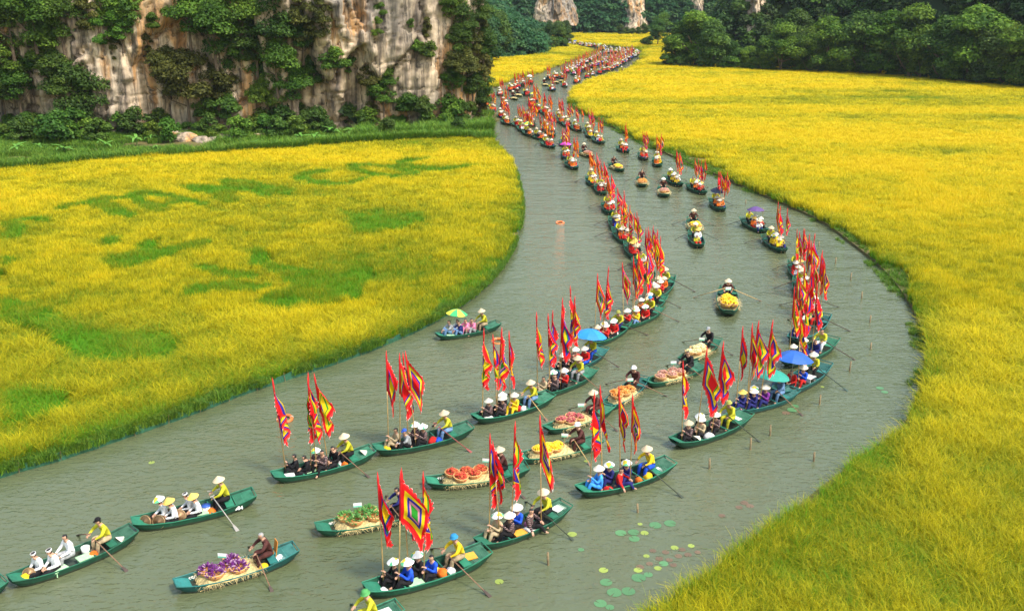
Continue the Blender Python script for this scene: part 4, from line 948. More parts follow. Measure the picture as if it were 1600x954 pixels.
POSES = {
 'hold': dict(pelvis=(0, 0, .17), spine=(0, .0, .36), chest=(0, .02, .55), neck=(0, .045, .68), head=(0, .12, 1), shoulder=(.165, .02, .60), elbow={'L': (-.21, .17, .42), 'R': (.22, .14, .38)}, wrist={'L': (-.075, .34, .58), 'R': (.075, .34, .44)}, hip=(.09, .02, .16), knee=(.15, .40, .40), ankle=(.12, .50, .09), toe=(.13, .64, .06)),
 'lap': dict(pelvis=(0, 0, .17), spine=(0, .02, .35), chest=(0, .06, .53), neck=(0, .11, .655), head=(0.03, .25, 1), shoulder=(.165, .06, .58), elbow=(.23, .10, .35), wrist=(.10, .30, .30), hip=(.09, .02, .16), knee=(.19, .36, .22), ankle=(.10, .60, .11), toe=(.12, .74, .12)),
 'knees': dict(pelvis=(0, 0, .18), spine=(0, .03, .37), chest=(0, .09, .55), neck=(0, .14, .67), head=(0, .1, 1), shoulder=(.165, .09, .60), elbow=(.22, .26, .47), wrist={'L': (-.06, .44, .42), 'R': (.08, .46, .38)}, hip=(.09, .02, .17), knee=(.13, .38, .46), ankle=(.11, .46, .09), toe=(.12, .60, .06)),
 'turn': dict(pelvis=(0, 0, .17), spine=(.01, .0, .36), chest=(.03, .02, .55), neck=(.05, .04, .675), head=(.1, .1, 1), face=(.75, .66, 0), shoulder={'L': (-.12, .08, .60), 'R': (.19, -.04, .59)}, elbow={'L': (-.16, .27, .44), 'R': (.34, .02, .40)}, wrist={'L': (.0, .38, .42), 'R': (.50, .10, .30)}, hip=(.09, .02, .16), knee=(.16, .38, .34), ankle=(.14, .52, .09), toe=(.16, .66, .07)),
 'bench': dict(pelvis=(0, 0, .40), spine=(0, .02, .58), chest=(0, .07, .78), neck=(0, .11, .91), head=(0, .12, 1), shoulder=(.18, .07, .83), elbow=(.26, .18, .60), wrist=(.17, .40, .52), hip=(.095, .02, .39), knee=(.16, .42, .43), ankle=(.15, .44, .10), toe=(.17, .58, .06)),
 'row': dict(pelvis=(0, 0, .46), spine=(0, .05, .64), chest=(0, .14, .83), neck=(0, .20, .945), head=(0, .18, 1), shoulder=(.18, .14, .88), elbow=(.30, .30, .72), wrist=(.235, .445, .655), hip=(.095, .02, .45), knee=(.17, .40, .46), ankle=(.16, .44, .10), toe=(.18, .58, .06)),
}
BODY = {k: build_person(v) for k, v in POSES.items()}
BODY_SMALL = {k: build_person(POSES[k], 0, False) for k in ('hold', 'lap', 'row')}

# hats: origin at the middle of the skull
M_palm = plain('palm_hat', (.60, .48, .31), .8, .12, 30)
M_palmw = plain('white_hat', (.66, .61, .50), .8, .08, 30)
M_palmy = plain('yellow_hat', (.72, .47, .10), .8, .12, 30)
M_print, t, b = nmat('printed_hat')
mp = mapping(t, (1, 1, 1)); gr = N(t, 'TexVoronoi', i_Scale=5.5); t.links.new(mp.outputs[0], gr.inputs['Vector'])
r = ramp(t, [(0, (.80, .79, .75)), (.36, (.10, .45, .22)), (.52, (.78, .62, .05)), (.68, (.80, .78, .70)), (.82, (.05, .30, .55))], 'CONSTANT')
sp = N(t, 'SeparateColor'); t.links.new(gr.outputs['Color'], sp.inputs[0]); t.links.new(sp.outputs[0], r.inputs[0]); t.links.new(r.outputs[0], b.inputs['Base Color']); b.inputs['Roughness'].default_value = .8
def cone_hat(mat):
    mb_ = MB(); mb_.lathe([(.205, .030), (.105, .115), (.012, .190), (.004, .192)], 20); mb_.lathe([(.004, .18), (.097, .105), (.199, .030), (.205, .030)], 20)
    return mb_.me('conical_hat', [mat], True)
def band_hat():
    mb_ = MB(); mb_.lathe([(.084, -.002), (.091, .018), (.089, .046), (.080, .050)], 14); return mb_.me('headband', [CM['W']], True)
def bucket(mat):
    mb_ = MB(); mb_.lathe([(.15, .015), (.112, .05), (.105, .105), (.07, .125), (.002, .128)], 16); mb_.lathe([(.10, .05), (.145, .012), (.15, .015)], 16); return mb_.me('bucket_hat', [mat], True)
def cap(mat):
    mb_ = MB(); mb_.lathe([(.106, .03), (.104, .075), (.075, .115), (.002, .125)], 14)
    mb_.add([(-.07, .08, .035), (.07, .08, .035), (.05, .165, .02), (-.05, .165, .02), (-.07, .08, .045), (.07, .08, .045), (.05, .165, .03), (-.05, .165, .03)], [(0, 3, 2, 1), (4, 5, 6, 7), (0, 1, 5, 4), (1, 2, 6, 5), (2, 3, 7, 6), (3, 0, 4, 7)])
    return mb_.me('cap', [mat], True)
def helmet(mat):
    mb_ = MB(); mb_.lathe([(.165, .0), (.12, .035), (.115, .09), (.075, .13), (.002, .14)], 16); mb_.lathe([(.11, .03), (.16, -.004), (.165, .0)], 16); return mb_.me('sun_helmet', [mat], True)
HAT = {'c': (cone_hat(M_palm), 'conical_hat', 'palm conical hat'), 'w': (cone_hat(M_palmw), 'conical_hat', 'white conical hat'), 'p': (cone_hat(M_print), 'conical_hat', 'printed cone hat'), 'y': (cone_hat(M_palmy), 'conical_hat', 'yellow cone hat'),
       'd': (band_hat(), 'headband', 'white headband'), 'b': (bucket(plain('hat_blue', (.02, .22, .45), .8)), 'bucket_hat', 'blue bucket hat'), 'k': (cap(plain('cap_blue', (.02, .08, .42), .8)), 'cap', 'blue cap'),
       'x': (cap(CM['K']), 'cap', 'dark cap'), 'u': (cap(CM['G']), 'cap', 'grey cap'), 'g': (helmet(plain('helmet_green', (.06, .26, .07), .7)), 'sun_helmet', 'green sun helmet'), 't': (bucket(CM['W']), 'bucket_hat', 'white hat'), 'h': (None, '', 'bare head'), 'e': (bucket(plain('hat_olive', (.30, .30, .06), .8)), 'bucket_hat', 'olive hat')}
def make_person(M, pose, top, bot, hat, label, sc=1.0, grey=False):
    me, sk, HM = BODY[pose]
    root = obj('person', me); root.matrix_world = M @ Matrix.Scale(sc, 4); tag(root, label, 'person', 'people in the boats')
    for i, m_ in enumerate((CM[top], CM[bot], M_skin, M_hairg if grey else M_hair, M_lips)): setmat(root, i, m_)
    hm, hn, _ = HAT[hat]
    if hm:
        h = obj(hn, hm, root); h.matrix_local = Matrix.Translation(sk) @ HM @ Matrix.Rotation(random.uniform(0, 6.28) if hat in 'cwpy' else 0, 4, 'Z') @ Matrix.Scale(1 if hat in 'cwpyd' else .88, 4)
    return root

# ================================================================ FESTIVAL FLAGS
FC = dict(r=(.76, .014, .016), y=(.85, .62, .01), b=(.04, .035, .36), g=(.03, .32, .03), p=(.72, .30, .42), w=(.75, .70, .72), v=(.20, .02, .24), o=(.68, .10, .012))
def flagmat(name, seq):
    m, t, b = nmat(name); uv = N(t, 'UVMap'); sx_ = N(t, 'SeparateXYZ'); t.links.new(uv.outputs[0], sx_.inputs[0]); ab = []
    for i in (0, 1):
        s = N(t, 'Math', operation='SUBTRACT'); t.links.new(sx_.outputs[i], s.inputs[0]); s.inputs[1].default_value = .5
        a = N(t, 'Math', operation='ABSOLUTE'); t.links.new(s.outputs[0], a.inputs[0]); ab.append(a)
    mxx = N(t, 'Math', operation='MAXIMUM'); t.links.new(ab[0].outputs[0], mxx.inputs[0]); t.links.new(ab[1].outputs[0], mxx.inputs[1])
    m2_ = N(t, 'Math', operation='MULTIPLY'); t.links.new(mxx.outputs[0], m2_.inputs[0]); m2_.inputs[1].default_value = 2
    r = ramp(t, [(p_, FC[c]) for p_, c in seq], 'CONSTANT'); t.links.new(m2_.outputs[0], r.inputs[0]); t.links.new(r.outputs[0], b.inputs['Base Color'])
    b.inputs['Roughness'].default_value = .75; b.inputs['Specular IOR Level'].default_value = .2
    tr = N(t, 'BsdfTranslucent'); t.links.new(r.outputs[0], tr.inputs['Color']); mx = N(t, 'MixShader', i_Fac=.45); t.links.new(b.outputs[0], mx.inputs[1]); t.links.new(tr.outputs[0], mx.inputs[2]); t.links.new(mx.outputs[0], t.nodes['Material Output'].inputs['Surface'])
    return m
FLAGM = [flagmat('flag_green_heart', [(0, 'g'), (.24, 'p'), (.36, 'b'), (.52, 'y'), (.76, 'r')]), flagmat('flag_red_heart', [(0, 'r'), (.46, 'b'), (.60, 'y'), (.76, 'g'), (.83, 'r')]), flagmat('flag_yellow_heart', [(0, 'y'), (.46, 'g'), (.54, 'b'), (.68, 'r')]),
         flagmat('flag_red_wide', [(0, 'r'), (.44, 'y'), (.60, 'b'), (.72, 'r')]), flagmat('flag_red_yellow', [(0, 'r'), (.42, 'g'), (.52, 'y'), (.72, 'b'), (.85, 'r')]), flagmat('flag_blue_heart', [(0, 'b'), (.26, 'y'), (.52, 'g'), (.60, 'y'), (.76, 'r')])]
FLAGM.append(flagmat('flag_orange', [(0, 'o'), (.5, 'y'), (.66, 'o')]))
FLOOK = ['green-centred', 'red-and-blue', 'yellow-centred', 'mostly-red', 'red-and-gold', 'blue-centred', 'orange-red']
M_fringe, t, b = nmat('flag_fringe'); a = N(t, 'Attribute', attribute_name='tip'); r = ramp(t, [(0, FC['r']), (.80, (.78, .66, .66))], 'CONSTANT'); t.links.new(a.outputs['Fac'], r.inputs[0]); t.links.new(r.outputs[0], b.inputs['Base Color']); b.inputs['Roughness'].default_value = .8
M_sleeve = plain('flag_sleeve', (.55, .012, .014), .75, .15, 20)
PH = 3.65                                                   # pole height
def cloth_point(u, v, a, seed, hh, fl):
    """u from hoist to fly, v from top to bottom; a drooping banner with folds"""
    r = random.Random(seed); k1, ph1, ph2 = r.uniform(1.6, 2.6), r.uniform(0, 6.28), r.uniform(0, 6.28)
    aa = a * (1 - .25 * u) + .10 * math.sin(3 * v + ph2) * u
    x = fl * u * math.sin(aa); z = PH - .22 - hh * v - fl * u * math.cos(aa)
    fold = .15 * math.cos(a) ** 1.5 * min(1, u * 2.2)
    y = fold * math.sin(k1 * 2 * math.pi * v + ph1 + 2.0 * u) + .05 * u * math.sin(5 * u + ph2)
    x += .35 * fold * math.cos(k1 * 2 * math.pi * v + ph1) * u
    return Vector((x + .012, y, z))
def cloth_meshes(a, seed, hh=1.12, fl=.98):
    nu_, nv_ = 13, 16; V_ = [cloth_point(i / (nu_ - 1), j_ / (nv_ - 1), a, seed, hh, fl) for i in range(nu_) for j_ in range(nv_)]
    F_ = [(i * nv_ + j_, (i + 1) * nv_ + j_, (i + 1) * nv_ + j_ + 1, i * nv_ + j_ + 1) for i in range(nu_ - 1) for j_ in range(nv_ - 1)]
    me = mesh('cloth', V_, F_, [FLAGM[0]], smooth=True); uvl = me.uv_layers.new(name='UVMap')
    for l_ in me.loops: uvl.data[l_.index].uv = ((l_.vertex_index // nv_) / (nu_ - 1), 1 - (l_.vertex_index % nv_) / (nv_ - 1))
    # flame-cut fringe along top, fly and bottom
    r = random.Random(seed + 5); V2, F2_, tip = [], [], []
    def edge(fn, out, n):
        for k_ in range(n):
            p0, p1 = fn(k_ / n), fn((k_ + 1) / n); q = out((k_ + .5) / n); L_ = r.uniform(.07, .15); b0 = len(V2)
            c_ = (p0 + p1) / 2; V2.extend([p0, p1, c_ + q * L_ * .75 + (p1 - p0) * .38, c_ + q * L_ + (p1 - p0) * .55, c_ + q * L_ * .75 + (p1 - p0) * .05]); tip.extend([0, 0, .8, 1.3, .8]); F2_.extend([(b0, b0 + 1, b0 + 2, b0 + 4), (b0 + 2, b0 + 3, b0 + 4)])
    cp = lambda u, v: cloth_point(u, v, a, seed, hh, fl)
    edge(lambda s: cp(s, 0), lambda s: (cp(s, 0) - cp(s, .1)).normalized(), 7); edge(lambda s: cp(1, s), lambda s: (cp(1, s) - cp(.9, s)).normalized(), 8); edge(lambda s: cp(s, 1), lambda s: (cp(s, 1) - cp(s, .9)).normalized(), 7)
    return me, mesh('fringe', V2, F2_, [M_fringe], attrs={'tip': ('POINT', tip)})
CLOTH = [cloth_meshes(R(x), 500 + i) for i, x in enumerate((12, 17, 21, 26, 14, 32, 23, 19))]; OPEN = [cloth_meshes(R(x), 540 + i, 1.15, 1.15) for i, x in enumerate((42, 46))]
mb = MB(); mb.tube([(0, 0, 0), (.005, .004, 1.8), (0, 0, PH - 1.35)], [.021, .018, .016], 6); POLE = mb.me('pole', [M_bamboo], True)
mb = MB(); mb.tube([(0, 0, PH - 1.36), (0, 0, PH - .3), (0, 0, PH - .1), (0, 0, PH + .16)], [.024, .026, .034, .004], 6); SLEEVE = mb.me('sleeve', [M_sleeve], True)
def make_flag(M, label, fi, ci, opened=False, small=False, group='festival flags on the boats'):
    cl, fr = (OPEN if opened else CLOTH)[ci % (len(OPEN) if opened else len(CLOTH))]
    root = obj('festival_flag', None); root.matrix_world = M; tag(root, label, 'flag', group)
    obj('pole', POLE, root); obj('sleeve', SLEEVE, root)
    c_ = obj('cloth', cl, root); setmat(c_, 0, FLAGM[fi])
    if not small: obj('fringe', fr, c_)
    return root

# ================================================================ THINGS CARRIED IN BOATS
def capsule(L, r, n=5, bend=0.0, c0=(0, 0, 0), d=(0, 0, 1)):
    mb_ = MB(); d = Vector(d).normalized(); c0 = Vector(c0); s = d.cross(Vector((.3, .2, 1))).normalized() if abs(d.z) < .95 else Vector((1, 0, 0))
    mb_.tube([c0 + d * (L * q) + s * bend * math.sin(math.pi * q) for q in (0, .2, .6, .92, 1)], [r * .45, r * .9, r, r * .7, r * .2], n); return mb_
def produce(kind, seed):
    r = random.Random(seed); mb_ = MB()
    def put(m_, mi): mb_.add(m_.v, m_.f, mi)
    if kind in ('eggplant', 'banana'):
        for k_ in range(62):
            a = r.uniform(0, 6.28); q = math.sqrt(r.random()) * .20; e = r.uniform(.15, 1.0)
            put(capsule(r.uniform(.09, .14), .020 if kind == 'eggplant' else .017, 5, .02 if kind == 'banana' else 0.01, (q * math.cos(a), q * math.sin(a), .10 + .12 * (1 - (q / .2) ** 2)), (math.cos(a) * (.3 + q * 4) + r.uniform(-.4, .4), math.sin(a) * (.3 + q * 4) + r.uniform(-.4, .4), e)), r.choice((0, 0, 0, 1)))
    else:
        for k_ in range(95):
            a = r.uniform(0, 6.28); q = math.sqrt(r.random()) * .22; s = r.uniform(.026, .036); z = .10 + .15 * (1 - (q / .23) ** 2) + r.uniform(-.03, .02)
            m_ = MB(); m_.lathe([(.001, -s), (s * .8, -s * .55), (s, 0), (s * .8, s * .55), (.001, s)], 6, c=(q * math.cos(a), q * math.sin(a), z)); put(m_, r.choice((0, 0, 1)))
            if kind == 'rambutan':
                for h_ in range(2):
                    aa = r.uniform(0, 6.28); c0 = Vector((q * math.cos(a), q * math.sin(a), z)); mb_.tube([c0, c0 + Vector((math.cos(aa) * .06, math.sin(aa) * .06, .035))], [.006, .002], 3, 1)
    return mb_
PM = dict(eggplant=[plain('eggplant', (.13, .02, .15), .3), plain('eggplant_pale', (.42, .25, .40), .4)], banana=[plain('green_banana', (.07, .22, .04), .45), plain('green_banana_light', (.16, .34, .08), .45)],
          rambutan=[plain('rambutan', (.42, .035, .02), .6), plain('rambutan_hair', (.50, .14, .04), .7)], yellow=[plain('yellow_fruit', (.80, .50, .01), .5), plain('yellow_fruit_pale', (.80, .58, .04), .5)],
          lychee=[plain('lychee', (.42, .08, .09), .6), plain('lychee_pale', (.52, .22, .14), .6)], potato=[plain('sweet_potato', (.42, .20, .15), .8), plain('sweet_potato_pale', (.52, .30, .22), .8)], orange=[plain('orange_fruit', (.60, .20, .03), .6), plain('orange_fruit_pale', (.60, .32, .08), .6)],
          white=[plain('pale_gourd', (.66, .60, .28), .6), plain('pale_gourd_light', (.70, .68, .42), .6)])
PMESH = {k: [produce(k, s).me('produce', PM[k]) for s in (1, 2)] for k in PM}
mb = MB(); mb.lathe([(.12, 0), (.19, .04), (.235, .12), (.24, .155), (.215, .155), (.18, .07), (.0, .06)], 18, cap0=True)
for z, r_ in ((.035, .19), (.075, .218), (.11, .236)): mb.lathe([(r_, z - .008), (r_ + .008, z), (r_, z + .008)], 18)
BASKET = mb.me('weave', [M_rattan]); mb = MB(); mb.lathe([(.222, .15), (.244, .145), (.25, .158), (.24, .17), (.222, .165)], 18); BRIM = mb.me('rim', [plain('rattan_pale', (.58, .34, .13), .7, .3, 40)], True)
def straw_mesh(t0, t1, seed, hgt=.29):
    r = random.Random(seed); nu_, nv_ = 22, 13; V_ = []; F_ = []
    for i in range(nu_):
        t = t0 + (t1 - t0) * i / (nu_ - 1); g = at_t(WG, t) + .03
        for k_ in range(nv_):
            q = -1 + 2 * k_ / (nv_ - 1); end = min(1, min(i, nu_ - 1 - i) / 3)
            z = .06 + (hgt - .06) * end * (1 - .35 * abs(q) ** 3) + r.uniform(-.025, .03); V_.append((q * g * (1 if end > .5 else .85), yb(t) + r.uniform(-.02, .02), z))
    F_ = [(i * nv_ + k_, (i + 1) * nv_ + k_, (i + 1) * nv_ + k_ + 1, i * nv_ + k_ + 1) for i in range(nu_ - 1) for k_ in range(nv_ - 1)]
    mb_ = MB(); mb_.add(V_, F_)
    for k_ in range(700):
        t = r.uniform(t0 - .01, t1 + .01); q = r.choice((-1, 1)) * (1 - r.random() ** 2 * 1.0); g = at_t(WG, t) + .03; c_ = Vector((q * g, yb(t), hgt * (1 - .35 * abs(q) ** 3) + .01)); a = r.uniform(0, 6.28); L_ = r.uniform(.08, .2)
        e = c_ + Vector((math.cos(a) * L_ * .8 + (q * .10 if abs(q) > .8 else 0), math.sin(a) * L_, r.uniform(-.02, .05) - (.09 if abs(q) > .85 else 0))); s = Vector((math.sin(a), -math.cos(a), 0)) * .006
        mb_.add([c_ - s, c_ + s, e], [(0, 1, 2)])
    return mb_.me('straw', [M_straw])
STRAW = [straw_mesh(.17, .68, 1), straw_mesh(.22, .66, 2)]
mb = MB(); mb.box((0, 0, .22), (.16, .006, .09)); CARD = mb.me('board', [M_white]); mb = MB(); mb.box((0, -.0085, .165), (.158, .0015, .028)); CARDS = mb.me('stripe', [plain('card_green', (.15, .55, .38), .6)]); mb = MB(); mb.tube([(0, .012, -.25), (0, .012, .2)], .008, 5); CARDP = mb.me('stick', [M_bamboo])
mb = MB(); mb.lathe([(.11, 0), (.135, .28), (.125, .28), (.10, .02), (0, .02)], 16, cap0=True); PAIL = mb.me('wall', [plain('white_plastic', (.72, .72, .70), .4)], True); mb = MB(); mb.lathe([(.142, .27), (.145, .30), (.0, .305)], 16); PLID = mb.me('lid', [plain('blue_plastic', (.03, .10, .42), .4)], True)
def torus(R0, r0, n=24, m=8):
    V_ = [((R0 + r0 * math.cos(2 * math.pi * b / m)) * math.cos(2 * math.pi * a / n), (R0 + r0 * math.cos(2 * math.pi * b / m)) * math.sin(2 * math.pi * a / n), r0 * math.sin(2 * math.pi * b / m)) for a in range(n) for b in range(m)]
    return V_, [(a * m + b, ((a + 1) % n) * m + b, ((a + 1) % n) * m + (b + 1) % m, a * m + (b + 1) % m) for a in range(n) for b in range(m)]
M_buoy = plain('buoy_orange', (.62, .15, .035), .5, .2, 6)
mb = MB(); mb.add(*torus(.27, .065)); BUOY = mb.me('ring', [M_buoy], True); mb = MB()
for k in range(4):
    q = Matrix.Rotation(k * math.pi / 2 + .4, 4, 'Z'); v_, f_ = torus(.069, .006, 14, 4); mb.add([q @ (Matrix.Translation((.27, 0, 0)) @ (Matrix.Rotation(math.pi / 2, 4, 'X') @ Vector(v))) for v in v_], f_)
BUOYB = mb.me('bands', [M_white])
def life_ring(M, label):
    o = obj('life_ring', None); o.matrix_world = M; tag(o, label, 'life ring', 'orange life rings'); obj('ring', BUOY, o); stuff(obj('bands', BUOYB, o)); return o
M_gong = plain('gong_bronze', (.20, .12, .06), .45, .4, 8, .6)
mb = MB(); mb.lathe([(.0, .05), (.05, .045), (.07, .01), (.2, .0), (.225, -.01), (.225, -.09), (.215, -.09)], 24); GONG = mb.me('disc', [M_gong], True); mb = MB(); mb.add(*torus(.222, .014, 24, 6)); GRIM = mb.me('rim', [plain('gong_rim', (.42, .28, .14), .4, .3, 8, .5)], True)
def bagmesh(mat, seed, sx=.2, sy=.16, sz=.16):
    bm_ = bmesh.new(); bmesh.ops.create_icosphere(bm_, subdivisions=3, radius=1); c_ = np.array([v.co for v in bm_.verts]); k_ = 1 + .5 * (fbm(c_[:, 0] * 1.6 + seed, c_[:, 1] * 1.6, c_[:, 2] * 1.6, seed, 3) - .5)
    for v, q in zip(bm_.verts, k_): v.co = Vector((v.co.x * sx * q, v.co.y * sy * q, max(-.5, v.co.z) * sz * q + .5 * sz))
    me = bpy.data.meshes.new('bag'); bm_.to_mesh(me); bm_.free(); me.materials.append(mat); me.polygons.foreach_set('use_smooth', np.ones(len(me.polygons), bool)); return me
BAGS = {k: bagmesh(CM[k], i + 3) for i, k in enumerate('RPAWYBE')}
STOOL_ = MB(); STOOL_.box((0, 0, .172), (.17, .22, .012)); STOOL_.box((0, .16, .08), (.15, .012, .08)); STOOL_.box((0, -.16, .08), (.15, .012, .08)); STOOL = {}
mb = MB(); mb.box((0, 0, .012), (.17, .22, .012)); MAT_ = {k: (lambda m_: (mb.me('mat', [m_])))(m_) for k, m_ in (('E', plain('mat_green', (.38, .62, .36), .7)), ('A', plain('mat_orange', (.75, .34, .04), .7)), ('W', plain('mat_white', (.75, .74, .7), .7)), ('R', plain('mat_red', (.40, .03, .06), .7)))}
# umbrella: eight panels, ribs, shaft
def panel_mesh(mat, Rr=.62, hh=.26):
    V_, F_ = [], []; n = 5
    for i in range(n + 1):
        q = i / n; rr_ = Rr * q; z = hh * (1 - q ** 1.8)
        for k_ in range(5):
            a = (k_ / 4 - .5) * math.pi / 4; sag = (1 - .045 * q * (1 - (2 * k_ / 4 - 1) ** 2)); V_.append((rr_ * sag * math.cos(a), rr_ * sag * math.sin(a), z - .02 * q * (1 - (2 * k_ / 4 - 1) ** 2)))
    F_ = [(i * 5 + k_, (i + 1) * 5 + k_, (i + 1) * 5 + k_ + 1, i * 5 + k_ + 1) for i in range(n) for k_ in range(4)]
    return mesh('panel', V_, F_, [mat], smooth=True)
UMAT = {'blue': plain('umbrella_blue', (.02, .22, .66), .6), 'green': plain('umbrella_green', (.02, .26, .20), .6), 'navy': plain('umbrella_navy', (.02, .10, .38), .6), 'yellow': plain('umbrella_yellow', (.75, .66, .05), .6), 'lime': plain('umbrella_lime', (.05, .42, .14), .6), 'pink': plain('umbrella_pink', (.75, .06, .50), .6), 'purple': plain('umbrella_purple', (.10, .05, .18), .6), 'black': plain('umbrella_black', (.02, .03, .06), .6), 'white': plain('umbrella_white', (.7, .7, .7), .6), 'red': plain('umbrella_red', (.55, .03, .08), .6)}
UPAN = {k: panel_mesh(m_) for k, m_ in UMAT.items()}
mb = MB(); mb.tube([(0, 0, -.75), (0, 0, .30)], .010, 5); USH = mb.me('shaft', [plain('steel', (.3, .3, .3), .35, .1, 10, .8)]); mb = MB()
for k in range(8):
    a = (k + .5) * math.pi / 4; mb.tube([(0, 0, .255), (.32 * math.cos(a), .32 * math.sin(a), .165), (.61 * math.cos(a), .61 * math.sin(a), -.01)], .005, 3)
URIB = mb.me('ribs', [_plain['steel']])
def umbrella(M, c1, c2, label, sc=1.0):
    o = obj('umbrella', None); o.matrix_world = M @ Matrix.Scale(sc, 4); tag(o, label, 'umbrella')
    for k_ in range(8): obj('panel', UPAN[c1 if k_ % 2 == 0 else c2], o, rot=(0, 0, k_ * math.pi / 4))
    us_ = obj('shaft', USH, o); stuff(obj('ribs', URIB, us_))

